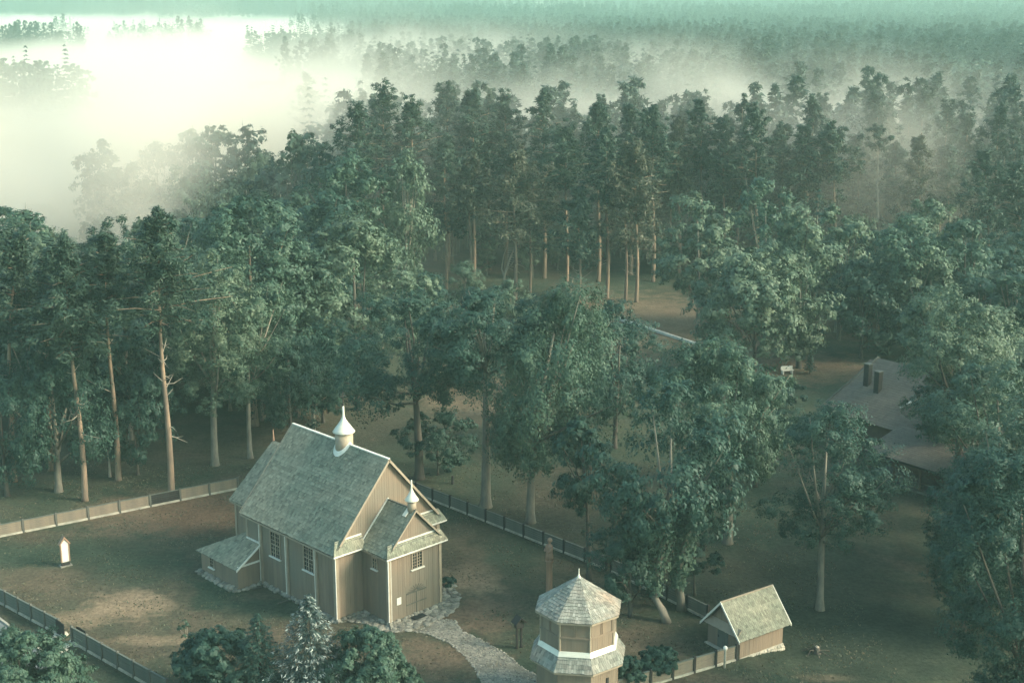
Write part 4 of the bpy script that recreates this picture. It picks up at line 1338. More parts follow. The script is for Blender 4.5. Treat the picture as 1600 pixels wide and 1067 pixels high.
def hero(kind, base, top, wpx, py_bot, label, mat='leaf', bark='grey_bark', lobes=24, subs=13, leaves=26, size=None, droop=0.0, seed=0, r0=None, name=None, group=None, dead=8, tip=0.0, round_=.5, limbs=9):
    rng = np.random.default_rng(seed + 100)
    p = spot(*base)
    H, hb, Wc = dims(top[0], top[1], py_bot, wpx, p)
    Wc *= {'broad': 1.22, 'bush': 1.15, 'pine': 1.25, 'spruce': 1.05}[kind]
    sx = lean_of(top[0], p, H)
    sx = max(-3.5, min(3.5, sx))
    nm = name or {'broad': 'broadleaf_tree', 'pine': 'pine_tree', 'spruce': 'spruce_tree', 'bush': 'bush'}[kind]
    root = thing(nm, label, 'tree' if kind != 'bush' else 'bush', p, 0, group)
    if kind in ('broad', 'bush'):
        size = size or .20
        dist = p.length
        lobes, leaves = int(lobes * (3.6 if kind == 'bush' else 2.0)), leaves * .68
        if dist < 128: size, leaves = min(size, .13), int(leaves * 2.2)
        elif dist > 150: leaves = int(leaves * 1.5)
        else: leaves = int(leaves * 1.7)
        if dist < 90: size, leaves = min(size, .105), int(leaves * 1.15)
        me, lob, lr = crown_broad('crown', rng, H, Wc, hb if kind == 'broad' else .1, lobes, subs, leaves, size, M[mat], droop, (sx, 0), round_)
        link('crown', me, root)
        trunk_mesh(root, rng, H, hb if kind == 'broad' else .3, r0 or H * .017, lob, M[bark], (sx * .8, 0), (rng.uniform(-.6, .6), rng.uniform(-.6, .6)), limbs=limbs)
    elif kind == 'pine':
        me, br = crown_pine('crown', rng, H, Wc, hb, int(lobes * 1.6), subs, int(leaves * 1.9), size or .24, M[mat], (sx, 0), .5)
        link('crown', me, root)
        pine_trunk(root, rng, H, hb, r0 or H * .0125, br, M[bark], (sx, 0), dead)
    else:
        me = crown_spruce('crown', rng, H, Wc, hb, lobes, subs, leaves, size or .22, M[mat], tip)
        link('crown', me, root)
        mb = MB(); mb.tube([(0, 0, -.1), (0, 0, H * .5), (0, 0, H * .96)], [H * .016, H * .01, .01], 7); mb.build('trunk', M['dark_bark'], root, True)
    return root

# --- trees behind the left fence
hero('pine', (133, 782), (98, 390), 150, 545, 'tall pine with a bright peeling trunk just behind the left fence', 'needle', 'pine_bark', 26, 6, 34, seed=1, dead=14)
hero('pine', (268, 780), (243, 350), 160, 500, 'tall leaning pine with a pale bare trunk at the fence nearest the church', 'needle', 'pine_bark', 26, 6, 34, seed=2, dead=18)
hero('pine', (185, 750), (163, 376), 130, 480, 'slim dark pine between the two pale trunked pines left of the church', 'needle', 'pine_bark', 22, 6, 30, seed=3)
hero('pine', (22, 752), (30, 368), 120, 520, 'pine at the left edge of the picture with its trunk hidden in low leaves', 'needle', 'pine_bark', 22, 6, 30, seed=4)
hero('pine', (80, 735), (84, 392), 90, 500, 'narrow topped pine just left of the bright peeling trunk', 'needle', 'pine_bark', 18, 6, 30, seed=5)
hero('broad', (92, 768), (72, 545), 170, 735, 'low dark spreading tree with hanging leaves at the far left fence', 'leaf_dark', 'grey_bark', 24, 13, 26, .2, .35, seed=6, r0=.3)
hero('broad', (12, 775), (5, 575), 150, 750, 'low dark tree cut by the left edge behind the tan fence', 'leaf_dark', 'dark_bark', 20, 12, 24, .2, .3, seed=7)
hero('broad', (215, 742), (225, 590), 110, 715, 'small dark understorey tree between the pines left of the church', 'leaf_dark', 'dark_bark', 16, 12, 24, .2, .3, seed=61)
hero('broad', (172, 745), (150, 640), 70, 700, 'short leaning tree with a pale stem under the left pines', 'leaf_dark', 'dead_bark', 9, 12, 22, .18, .2, seed=62)
hero('broad', (336, 727), (345, 392), 160, 640, 'round pale maple with a straight grey trunk behind the church', 'leaf_pale', 'grey_bark', 30, 14, 28, .2, seed=8, r0=.34)
hero('broad', (391, 716), (408, 432), 110, 620, 'slender maple with a thin leaning trunk directly above the chancel roof', 'leaf', 'grey_bark', 20, 13, 26, .19, seed=9, r0=.24)
hero('broad', (398, 665), (392, 310), 190, 560, 'tall rounded dark crown rising behind the pale maple', 'leaf', 'pine_bark', 32, 14, 26, .22, seed=10)
hero('broad', (462, 650), (470, 375), 110, 600, 'tree with a light topped shoulder right of the tall rounded crown', 'leaf', 'dark_bark', 22, 13, 24, .22, seed=11)
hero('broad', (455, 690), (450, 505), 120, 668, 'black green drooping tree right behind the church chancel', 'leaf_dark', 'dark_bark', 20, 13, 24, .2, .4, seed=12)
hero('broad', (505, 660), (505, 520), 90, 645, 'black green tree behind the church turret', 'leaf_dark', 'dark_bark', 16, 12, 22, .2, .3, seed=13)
hero('broad', (560, 640), (553, 338), 165, 600, 'pointed light topped lime tree above the church ridge', 'leaf_pale', 'dark_bark', 30, 14, 24, .23, seed=14)
hero('broad', (655, 600), (655, 418), 75, 560, 'small pale round crown right of the pointed lime', 'leaf_pale', 'dark_bark', 14, 12, 22, .22, seed=15)
hero('broad', (655, 748), (622, 462), 270, 640, 'wide dark oak spreading its limbs right behind the church', 'leaf_dark', 'dark_bark', 40, 14, 26, .2, seed=16, r0=.42)
hero('broad', (684, 742), (684, 648), 125, 730, 'low dark yew like tree beside the dark oak trunk', 'leaf_dark', 'dark_bark', 14, 12, 24, .17, seed=17)
hero('broad', (759, 792), (752, 458), 200, 600, 'tree with a thick pale straight trunk and high forked crown', 'leaf_dark', 'grey_bark', 28, 13, 26, .19, seed=18, r0=.44)
hero('broad', (829, 816), (912, 455), 190, 730, 'broad weeping lime with curtains of leaves and a pale trunk foot', 'leaf', 'grey_bark', 46, 15, 26, .19, .5, seed=19, r0=.36)
hero('broad', (960, 700), (970, 470), 150, 660, 'dark crown just right of the weeping lime', 'leaf_dark', 'dark_bark', 24, 13, 24, .2, seed=20)
hero('broad', (1137, 848), (1105, 535), 215, 735, 'big tree with a brownish top behind the ivy clad tree', 'leaf', 'grey_bark', 38, 14, 26, .19, .2, seed=21, r0=.36)
hero('broad', (1180, 760), (1185, 575), 95, 740, 'dark side crown right of the brown topped tree', 'leaf', 'dark_bark', 18, 12, 24, .19, .2, seed=63)
hero('broad', (1281, 952), (1300, 634), 200, 850, 'spreading tree with bare pale limbs and a straight trunk right of the shed', 'leaf_dark', 'grey_bark', 28, 13, 26, .17, seed=23, r0=.28, limbs=14)
hero('broad', (1492, 790), (1492, 447), 150, 690, 'tall pale topped lime above the house roof', 'leaf_pale', 'dark_bark', 36, 14, 26, .2, seed=24)
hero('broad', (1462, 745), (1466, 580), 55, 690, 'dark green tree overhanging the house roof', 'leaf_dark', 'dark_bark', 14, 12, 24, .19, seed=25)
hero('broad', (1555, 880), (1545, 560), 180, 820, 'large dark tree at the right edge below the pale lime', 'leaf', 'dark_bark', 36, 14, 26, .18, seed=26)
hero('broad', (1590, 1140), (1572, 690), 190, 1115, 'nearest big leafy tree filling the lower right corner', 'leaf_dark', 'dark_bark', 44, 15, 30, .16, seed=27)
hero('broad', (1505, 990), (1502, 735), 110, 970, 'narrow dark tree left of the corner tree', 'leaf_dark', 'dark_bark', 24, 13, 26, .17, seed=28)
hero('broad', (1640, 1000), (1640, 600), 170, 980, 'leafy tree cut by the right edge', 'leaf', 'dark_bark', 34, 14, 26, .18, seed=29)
# the ivy-clad twin tree
def ivy_tree():
    rng = np.random.default_rng(500)
    p = spot(1042, 972)
    H, hb, Wc = dims(1045, 600, 880, 270, p)
    root = thing('ivy_clad_tree', 'huge tree with two bent trunks wrapped in ivy left of the shed', 'tree', p)
    me, lob, lr = crown_broad('crown', rng, H, Wc, hb, 44, 14, 28, .17, M['leaf_dark'], .12, (0, 1.5), .5)
    link('crown', me, root)
    mb = MB()
    A = [(0.0, 0, -.1), (-.3, .2, .8), (-.9, .5, 1.7), (-.7, .8, 3.2), (-.2, 1.0, 6), (.1, 1.2, 9), (.1, 1.5, H * .75)]
    B = [(1.2, 1.9, -.1), (1.1, 1.8, 1.0), (.8, 1.6, 2.4), (1.1, 1.4, 4.5), (1.8, 1.4, 7.5), (2.0, 1.4, H * .6)]
    mb.tube(A, [.34, .26, .24, .24, .2, .15, .05], 8); mb.tube(B, [.36, .27, .25, .22, .17, .06], 8)
    for i in rng.permutation(len(lob))[:7]:
        c = Vector(lob[i]); s = Vector(A[4]) if c.x < 0 else Vector(B[3]); s = s + Vector((0, 0, rng.uniform(-1, 2)))
        m_ = s.lerp(c, .5) + Vector((0, 0, .5)); mb.tube([s, m_, c], [.12, .08, .03], 5)
    mb.build('trunk', M['grey_bark'], root, True)
    # ivy sleeves
    cen, nrm = [], []
    for path in (A, B):
        P = [Vector(q) for q in path]
        for _ in range(2600):
            k = rng.integers(1, len(P) - 1); f = rng.uniform(); q = P[k].lerp(P[k + 1], f)
            if q.z < 1.9 or q.z > 8: continue
            a = rng.uniform(0, 6.28); rr = rng.uniform(.3, .85) * (1.15 if q.z > 3 else .7)
            cen.append((q.x + rr * math.cos(a), q.y + rr * math.sin(a), q.z + rng.uniform(-.2, .2))); nrm.append((math.cos(a), math.sin(a), .45))
    cen, nrm = np.array(cen), np.array(nrm)
    V, Fq = cards(cen, nrm + rng.normal(size=nrm.shape) * .4, .15 * rng.uniform(.6, 1.3, len(cen)), .7, rng)
    link('ivy', np_mesh('ivy', V, Fq, np.repeat(np.clip(rng.normal(.45, .25, len(cen)), 0, 1), 3), M['leaf']), root)
    # low skirt of leaves round the trunks
ivy_tree()
hero('broad', (985, 962), (975, 770), 120, 950, 'low leafy growth at the left foot of the ivy clad tree', 'leaf_dark', 'dark_bark', 18, 12, 26, .16, seed=31)
hero('broad', (1085, 930), (1085, 790), 80, 905, 'low leafy growth right of the ivy clad trunks', 'leaf_dark', 'dark_bark', 12, 12, 24, .16, seed=32)
hero('broad', (920, 905), (905, 660), 90, 800, 'drooping branchy tree reaching over the back fence left of the ivy clad tree', 'leaf_dark', 'dark_bark', 16, 12, 24, .17, .3, seed=33)
# middle distance, right
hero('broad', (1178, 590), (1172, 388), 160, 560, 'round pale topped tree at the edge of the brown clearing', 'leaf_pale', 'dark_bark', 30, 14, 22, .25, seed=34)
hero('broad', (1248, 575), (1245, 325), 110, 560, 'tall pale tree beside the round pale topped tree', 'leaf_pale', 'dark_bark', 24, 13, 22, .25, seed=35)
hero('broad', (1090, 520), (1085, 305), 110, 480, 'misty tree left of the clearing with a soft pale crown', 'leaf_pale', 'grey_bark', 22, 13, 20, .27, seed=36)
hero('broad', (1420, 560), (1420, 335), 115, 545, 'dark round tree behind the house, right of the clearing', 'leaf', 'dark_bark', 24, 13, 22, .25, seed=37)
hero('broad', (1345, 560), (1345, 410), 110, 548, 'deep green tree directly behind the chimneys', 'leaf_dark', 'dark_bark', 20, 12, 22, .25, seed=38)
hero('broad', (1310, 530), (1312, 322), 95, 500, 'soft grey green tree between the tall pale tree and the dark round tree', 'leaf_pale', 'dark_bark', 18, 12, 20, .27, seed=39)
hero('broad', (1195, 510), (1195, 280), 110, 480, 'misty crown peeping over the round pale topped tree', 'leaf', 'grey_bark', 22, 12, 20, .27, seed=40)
hero('spruce', (1268, 505), (1270, 288), 50, 480, 'narrow pale pointed tree among the misty crowns', 'spruce', 'dark_bark', 22, 8, 8, .4, seed=41)
hero('broad', (1500, 560), (1505, 338), 85, 540, 'narrow upright tree right of the dark round tree', 'leaf', 'dark_bark', 20, 12, 20, .25, seed=42)
hero('broad', (1535, 600), (1540, 420), 100, 570, 'leafy tree behind the pale topped lime at right', 'leaf', 'dark_bark', 20, 12, 22, .23, seed=43)
hero('broad', (1595, 620), (1600, 430), 110, 590, 'leafy tree on the right edge behind the pale lime', 'leaf_dark', 'dark_bark', 20, 12, 22, .23, seed=44)
hero('spruce', (1265, 584), (1263, 545), 17, 578, 'small dark cone shaped juniper standing alone in the brown clearing', 'spruce', 'dark_bark', 14, 8, 14, .16, seed=45, name='juniper')
hero('broad', (1225, 640), (1225, 590), 60, 636, 'dark rounded shrub at the clearing edge left of the house', 'leaf_dark', 'dark_bark', 10, 12, 20, .2, seed=46)
# central clump, front row
hero('broad', (545, 500), (540, 235), 130, 470, 'broad dark tree closing the left end of the central pine wood', 'leaf', 'dark_bark', 30, 13, 22, .27, seed=47)
hero('broad', (510, 520), (515, 300), 100, 490, 'dark leafy tree low at the left end of the pine wood', 'leaf_dark', 'dark_bark', 22, 12, 20, .27, seed=48)
hero('broad', (637, 500), (632, 245), 85, 455, 'pale drooping birch with a white stem in front of the pine wood', 'leaf_pale', 'dead_bark', 22, 12, 24, .24, .7, seed=49, r0=.28)
CL = [(560, 455, 172, 100), (600, 440, 138, 105), (645, 450, 165, 90), (697, 452, 225, 90), (735, 462, 250, 80), (700, 425, 143, 95), (740, 435, 150, 85), (790, 430, 150, 80), (850, 435, 152, 85),
      (885, 450, 205, 80), (805, 468, 232, 130), (828, 458, 262, 80), (905, 472, 300, 90), (935, 440, 172, 80), (948, 466, 205, 70), (985, 430, 170, 75), (1020, 440, 178, 80), (977, 470, 258, 90), (994, 472, 232, 100),
      (1060, 430, 190, 75), (1095, 430, 162, 60), (1130, 432, 190, 70), (1180, 440, 172, 80), (1222, 430, 200, 70), (1260, 440, 200, 75), (1302, 440, 203, 80), (1435, 440, 218, 75), (1480, 430, 235, 80), (1540, 450, 240, 80), (1590, 450, 262, 80), (1400, 430, 230, 70), (1340, 425, 215, 70)]
CLAB = {3: 'reddish pine trunk left of the centre of the pine wood front', 10: 'large pine with a broad brown lit crown and red trunk before the wood', 18: 'pine with reddish crown and long bare stem at the right front of the wood',
        1: 'tallest pine of the wood, its flat top at the left end', 20: 'pine whose dark flat top stands out against the pale mist', 26: 'lone pine with a bright orange stem in the misty right wood'}
ORD = ['first', 'second', 'third', 'fourth', 'fifth', 'sixth', 'seventh', 'eighth', 'ninth', 'tenth', 'eleventh', 'twelfth', 'thirteenth', 'fourteenth', 'fifteenth', 'sixteenth', 'seventeenth', 'eighteenth', 'nineteenth', 'twentieth',
       'twenty-first', 'twenty-second', 'twenty-third', 'twenty-fourth', 'twenty-fifth', 'twenty-sixth', 'twenty-seventh', 'twenty-eighth', 'twenty-ninth', 'thirtieth', 'thirty-first', 'thirty-second']
def rank(rows, i): return ORD[sorted(range(len(rows)), key=lambda k: rows[k][0]).index(i)]
for i, (px, yb, yt, w_) in enumerate(CL):
    bot = yt + (yb - yt) * ((.50 if yt > 215 else .42) + .11 * math.sin(i * 2.7))
    lab = CLAB.get(i, '%s pine of the central wood, %s crown from its left end' % ('shorter front row' if yt > 215 else 'tall', rank(CL, i)))
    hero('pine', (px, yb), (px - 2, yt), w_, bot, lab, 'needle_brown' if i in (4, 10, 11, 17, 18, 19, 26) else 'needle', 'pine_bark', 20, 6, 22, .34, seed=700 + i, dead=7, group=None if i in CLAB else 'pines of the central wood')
# half-dead pine
hero('pine', (1368, 436), (1370, 198), 52, 230, 'half dead pale tree with bare side branches in the misty wood', 'needle', 'dead_bark', 8, 4, 18, .34, seed=800, dead=46)
# snapped pale limbs in front of the wood
p = spot(786, 458)
SN = thing('broken_tree', 'snapped bare pale branches hanging at the foot of the central wood', 'broken tree', p)
m_ = MB(); m_.tube([(0, 0, 0), (.2, 0, 2.5), (1.0, 0, 5.0), (1.8, .2, 6.8)], [.22, .18, .13, .04], 6); m_.tube([(.2, 0, 2.3), (-.2, 0, 3.4), (.1, .1, 5.4), (.9, .1, 7.4)], [.14, .11, .08, .03], 5); m_.tube([(.5, 0, 3.2), (1.6, 0, 4.6), (2.5, .1, 4.4)], [.1, .07, .03], 5)
m_.build('limb', M['dead_bark'], SN, True)
m_ = MB()
for k in range(10): m_.tube([(.6, 0, 3.6 + k * .3), (1.4 + .1 * k, .3 * math.sin(k), 3.3 + k * .35)], [.05, .02], 4)
m_.build('twig', M['dead_bark'], SN)

# misty trees left of the wood
MI = [(340, 385, 192, 75), (385, 388, 188, 65), (250, 378, 225, 95), (300, 402, 255, 95), (200, 392, 255, 90), (458, 430, 210, 52), (486, 430, 208, 50), (430, 420, 250, 80), (352, 425, 285, 120), (270, 432, 335, 120),
      (185, 412, 330, 90), (405, 445, 300, 90), (465, 470, 300, 80), (160, 390, 215, 70), (330, 450, 350, 120), (100, 430, 372, 60), (225, 400, 300, 100), (300, 380, 205, 70), (440, 460, 350, 100), (505, 450, 240, 60), (395, 400, 240, 80)]
for i, (px, yb, yt, w_) in enumerate(MI):
    lab = {5: 'left one of two narrow upright trees in thin fog left of the wood', 6: 'right one of two narrow upright trees in thin fog left of the wood'}.get(i, 'leafy tree fading into the pale fog, %s from the left in its grove' % rank(MI, i))
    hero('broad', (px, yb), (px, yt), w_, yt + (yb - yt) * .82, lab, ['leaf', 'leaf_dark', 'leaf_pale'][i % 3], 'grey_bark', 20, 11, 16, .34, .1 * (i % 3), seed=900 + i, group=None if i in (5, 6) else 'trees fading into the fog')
hero('bush', (65, 345), (65, 320), 50, 345, 'grey bush standing alone in the foggy meadow', 'leaf_dark', 'dark_bark', 12, 10, 16, .4, seed=990)

# ------------------------------------------------------------------ shrubs and small trees in front
hero('spruce', (488, 1100), (488, 924), 172, 1094, 'blue spruce with pale frosted tips in front of the church corner', 'blue_spruce', 'dark_bark', 30, 15, 60, .13, seed=51, tip=.85)
hero('spruce', (408, 1096), (410, 954), 130, 1090, 'smaller dark spruce left of the frosted one', 'spruce', 'dark_bark', 26, 14, 50, .13, seed=52, tip=.4)
hero('bush', (335, 1085), (335, 985), 120, 1085, 'low rounded dark bush left of the small spruces', 'leaf_dark', 'dark_bark', 18, 12, 26, .12, seed=53)
hero('broad', (575, 1110), (572, 985), 125, 1100, 'soft feathery young tree at the bottom edge below the porch', 'leaf', 'dark_bark', 26, 13, 28, .12, seed=54)
hero('bush', (625, 1100), (628, 1040), 70, 1100, 'small soft bush at the bottom edge beside the gravel path', 'leaf', 'dark_bark', 12, 12, 24, .12, seed=55)
hero('bush', (978, 1075), (982, 1028), 60, 1075, 'small dark bush touching the bell tower', 'leaf_dark', 'dark_bark', 12, 12, 24, .13, seed=56)
hero('bush', (1030, 1056), (1030, 1012), 62, 1056, 'round dark bush between the bell tower and the shed', 'leaf_dark', 'dark_bark', 14, 12, 26, .13, seed=57)
hero('broad', (35, 1125), (30, 985), 150, 1110, 'grey green tree covering the road in the lower left corner', 'leaf', 'dark_bark', 34, 13, 28, .12, seed=58)
hero('broad', (105, 1120), (95, 1035), 100, 1110, 'lower grey green tree right of the lower left corner tree', 'leaf', 'dark_bark', 22, 13, 26, .12, seed=59)
hero('bush', (700, 918), (700, 902), 24, 918, 'tiny dark shrub at the back corner of the porch', 'leaf_dark', 'dark_bark', 6, 10, 16, .09, seed=60)
hero('broad', (292, 1020), (292, 968), 30, 1000, 'bare thin sapling with few leaves on the lawn above the bushes', 'leaf', 'dead_bark', 5, 5, 8, .09, seed=64, r0=.04, name='sapling')

# ------------------------------------------------------------------ the forest beyond
rngF = np.random.default_rng(42)
VAR = {'pine': [], 'broad': [], 'spruce': []}
def variant(kind, i):
    rng = np.random.default_rng(2000 + i)
    H = {'pine': 23.0, 'broad': 19.0, 'spruce': 23.0}[kind]
    root = thing({'pine': 'pine_tree', 'broad': 'broadleaf_tree', 'spruce': 'spruce_tree'}[kind], 'x', 'tree')
    if kind == 'pine':
        me, br = crown_pine('crown', rng, H, rng.uniform(7.5, 10), H * rng.uniform(.36, .5), 34, 6, 34, .34, M['needle'], flatness=.55)
        link('crown', me, root); pine_trunk(root, rng, H, H * .5, .26, br[:14], M['pine_bark'], dead=6)
    elif kind == 'broad':
        me, lob, lr = crown_broad('crown', rng, H, rng.uniform(8.5, 11), H * rng.uniform(.12, .25), 30, 12, 26, .27, M[['leaf', 'leaf_dark', 'leaf_pale'][i % 3]], .15 * (i % 3))
        link('crown', me, root); trunk_mesh(root, rng, H, H * .25, .3, lob, M['grey_bark'])
    else:
        me = crown_spruce('crown', rng, H, rng.uniform(5, 6.5), H * .06, 30, 9, 15, .36, M['spruce'])
        link('crown', me, root); mb = MB(); mb.tube([(0, 0, -.1), (0, 0, H * .5), (0, 0, H * .95)], [.3, .2, .03], 6); mb.build('trunk', M['dark_bark'], root, True)
    return root
for k in range(4): VAR['pine'].append(variant('pine', k))
for k in range(3): VAR['broad'].append(variant('broad', 10 + k))
for k in range(3): VAR['spruce'].append(variant('spruce', 20 + k))
bpy.context.view_layer.update()
kids(None)

def valley_edge(y):                     # east edge of the foggy valley
    return -.112 * y - 3 + .03 * y * math.sin(y * .019) + .02 * y * math.sin(y * .053 + 1)
def wooded(x, y):
    if y < 205: return False
    if x < valley_edge(y):
        # sparse woods on the far side
        return ((x + 168) / 24) ** 2 + ((y - 475) / 26) ** 2 < 1 or ((x + 318) / 46) ** 2 + ((y - 890) / 60) ** 2 < 1 or y > 1900 or (y > 520 and y < 1300 and math.sin(x * .021 + 1) * math.sin(y * .013) > .72)
    if y < 232 and x > -25: return True
    if y < 232: return False
    # a misty glade behind the central wood
    if ((x - 14) / 58) ** 2 + ((y - 300) / 38) ** 2 < 1 + .3 * math.sin(x * .2) * math.sin(y * .17): return False
    return True
pts = []
y = 206.0
while y < 3700:
    stp = 5.4 if y < 480 else 6.2 if y < 900 else 8.5 if y < 1700 else 12.5 if y < 2900 else 17
    half = .40 * y + 30
    nrow = int(2 * half / stp)
    for k in range(nrow):
        x = -half + k * stp + rngF.uniform(-.45, .45) * stp; yy = y + rngF.uniform(-.45, .45) * stp
        if wooded(x, yy) and rngF.uniform() < .93: pts.append((x, yy))
    y += stp
pts.sort(key=lambda q: math.hypot(*q))
n_ind = 80
seen_x = 0
IND = []
REST = []
for q in pts:
    # only trees inside the view count as individuals
    if len(IND) < n_ind and abs(q[0]) < .385 * q[1] + 2: IND.append(q)
    else: REST.append(q)
def kind_at(x, y, u):
    if y < 262: return 'pine' if u < .72 else 'broad'
    g = math.sin(x * .021 + 1.3) * math.sin(y * .017) + .35 * math.sin(x * .09) * math.sin(y * .07)
    if g > .30: return 'spruce' if u < .62 else 'pine'
    if g < -.34: return 'broad' if u < .6 else 'spruce'
    return 'pine' if u < .62 else 'spruce' if u < .86 else 'broad'
FLAB = {'pine': 'tall pine in the misty wood behind the central clump', 'broad': 'leafy tree in the misty wood behind the central clump', 'spruce': 'pointed spruce in the misty wood behind the central clump'}
FGRP = {'pine': 'pines in the misty wood', 'broad': 'leafy trees in the misty wood', 'spruce': 'spruces in the misty wood'}
cnt = {'pine': 0, 'broad': 0, 'spruce': 0}
for (x, y) in IND:
    k = kind_at(x, y, rngF.uniform())
    src = VAR[k][int(rngF.integers(len(VAR[k])))]
    if src.get('label') == 'x' : o = src
    else: o = copy_tree(src)
    s = rngF.uniform(.78, 1.12)
    o.location = (x, y, terrain(x, y)); o.scale = (s * rngF.uniform(.9, 1.1), s * rngF.uniform(.9, 1.1), s); o.rotation_euler = (0, 0, rngF.uniform(0, 6.28))
    o['label'], o['group'] = FLAB[k], FGRP[k]
for k in VAR:
    for o in VAR[k]:
        if o.get('label') == 'x':
            bpy.data.objects.remove(o.children[0]) if False else None
            o['label'], o['group'] = FLAB[k], FGRP[k]; o.location = (8 + 7 * VAR[k].index(o), 236, 0)

# lower trees filling the gaps between the tall ones
ULAB = [('leafy understorey tree behind the left churchyard fence', 'understorey behind the left fence'), ('leafy tree in the belt between the church and the pine wood', 'trees between church and pine wood'),
        ('leafy tree in the wood behind the brown house', 'trees behind the house'), ('low leafy tree growing between the stems of the pine wood', 'understorey of the pine wood'), ('dark leafy tree along the right edge beyond the veranda', 'trees along the right edge')]
UB = [VAR['broad'][0], VAR['broad'][1], VAR['broad'][2]]
def under(zone, n, px0, px1, py0, py1, h0, h1, avoid=()):
    done = []
    k = 0
    while len(done) < n and k < 3000:
        k += 1
        px, py = rngF.uniform(px0, px1), rngF.uniform(py0, py1)
        if any(a <= px <= c and b_ <= py <= d_ for (a, b_, c, d_) in avoid): continue
        p = ground(px, py)
        if any((p - q).length < 3.2 for q in done): continue
        done.append(p)
        o = copy_tree(UB[int(rngF.integers(3))])
        h = rngF.uniform(h0, h1) / 19.0
        o.location = p; o.scale = (h * rngF.uniform(1.05, 1.5), h * rngF.uniform(1.05, 1.5), h); o.rotation_euler = (0, 0, rngF.uniform(0, 6.28))
        o['label'], o['group'] = ULAB[zone]
under(0, 36, -20, 520, 560, 690, 8, 14, [(300, 660, 440, 740)])
under(0, 12, -20, 420, 500, 580, 12, 17)
under(1, 8, 500, 900, 500, 560, 6, 9, [(950, 440, 1000, 560)])
under(1, 4, 860, 1000, 600, 690, 6, 9)
under(2, 20, 1420, 1640, 470, 556, 9, 15)
under(2, 8, 1300, 1420, 470, 530, 8, 12)
under(2, 8, 1420, 1640, 560, 640, 9, 14)
under(3, 14, 500, 1100, 395, 435, 5, 8)
under(3, 16, 1100, 1640, 420, 470, 7, 13)
under(3, 8, 860, 1090, 402, 424, 6, 9)
under(4, 10, 1500, 1660, 680, 1000, 9, 14)

# far forest: one mass, scattered by geometry nodes from low-detail trees
LOD = bpy.data.collections.new('far_tree_shapes')
def lod(i, kind):
    rng = np.random.default_rng(3000 + i)
    H = 22.0
    if kind == 'pine': me, _ = crown_pine('far_crown', rng, H, rng.uniform(7.5, 9.5), H * .34, 26, 4, 10, .72, M['needle'], flatness=.6)
    elif kind == 'spruce': me = crown_spruce('far_crown', rng, H, rng.uniform(6, 7.5), H * .08, 17, 8, 7, .75, M['spruce'])
    else: me, _, _ = crown_broad('far_crown', rng, H * .85, rng.uniform(8, 10), H * .15, 16, 8, 7, .62, M['leaf'])
    o = bpy.data.objects.new('far_crown', me); LOD.objects.link(o)
kinds = ['pine', 'pine', 'pine', 'spruce', 'spruce', 'spruce', 'broad', 'broad']
order = []
for i, k in enumerate(kinds):
    lod(i, k)
names_sorted = sorted([(o.name, kinds[i]) for i, o in enumerate(LOD.objects)])
idx_of = {'pine': [], 'spruce': [], 'broad': []}
for j, (_, k) in enumerate(names_sorted): idx_of[k].append(j)
P = np.array([(x, y, terrain(x, y)) for x, y in REST], dtype=np.float32)
pm = bpy.data.meshes.new('forest'); pm.vertices.add(len(P)); pm.vertices.foreach_set('co', P.ravel())
ai = pm.attributes.new('which', 'INT', 'POINT'); ai.data.foreach_set('value', np.array([idx_of[kk][int(rngF.integers(len(idx_of[kk])))] for kk in (kind_at(x, y, rngF.uniform()) for x, y in REST)], dtype=np.int32))
asz = pm.attributes.new('size', 'FLOAT', 'POINT'); asz.data.foreach_set('value', rngF.uniform(.68, 1.18, len(P)).astype(np.float32) * np.where(P[:, 1] > 2900, 1.5, np.where(P[:, 1] > 1500, 1.2, 1.0)).astype(np.float32))
arz = pm.attributes.new('turn', 'FLOAT', 'POINT'); arz.data.foreach_set('value', rngF.uniform(0, 6.28, len(P)).astype(np.float32))
pm.update()
fo = link('forest', pm)
tag(fo, 'misty forest of pines and spruces stretching to the horizon', 'forest', kind='stuff')
ng = bpy.data.node_groups.new('forest_scatter', 'GeometryNodeTree')
ng.interface.new_socket('Geometry', in_out='INPUT', socket_type='NodeSocketGeometry'); ng.interface.new_socket('Geometry', in_out='OUTPUT', socket_type='NodeSocketGeometry')
N = ng.nodes.new; Lk = ng.links.new
gi, go = N('NodeGroupInput'), N('NodeGroupOutput')
ci = N('GeometryNodeCollectionInfo'); ci.inputs['Collection'].default_value = LOD; ci.inputs['Separate Children'].default_value = True; ci.inputs['Reset Children'].default_value = True
iop = N('GeometryNodeInstanceOnPoints'); iop.inputs['Pick Instance'].default_value = True
def named(nm, ty):
    a = N('GeometryNodeInputNamedAttribute'); a.data_type = ty; a.inputs['Name'].default_value = nm; return a.outputs[0]
cx_ = N('ShaderNodeCombineXYZ'); Lk(named('turn', 'FLOAT'), cx_.inputs[2])
er = N('FunctionNodeEulerToRotation'); Lk(cx_.outputs[0], er.inputs[0])
Lk(gi.outputs[0], iop.inputs['Points']); Lk(ci.outputs[0], iop.inputs['Instance']); Lk(named('which', 'INT'), iop.inputs['Instance Index']); Lk(er.outputs[0], iop.inputs['Rotation']); Lk(named('size', 'FLOAT'), iop.inputs['Scale'])
Lk(iop.outputs[0], go.inputs[0])
md = fo.modifiers.new('scatter', 'NODES'); md.node_group = ng

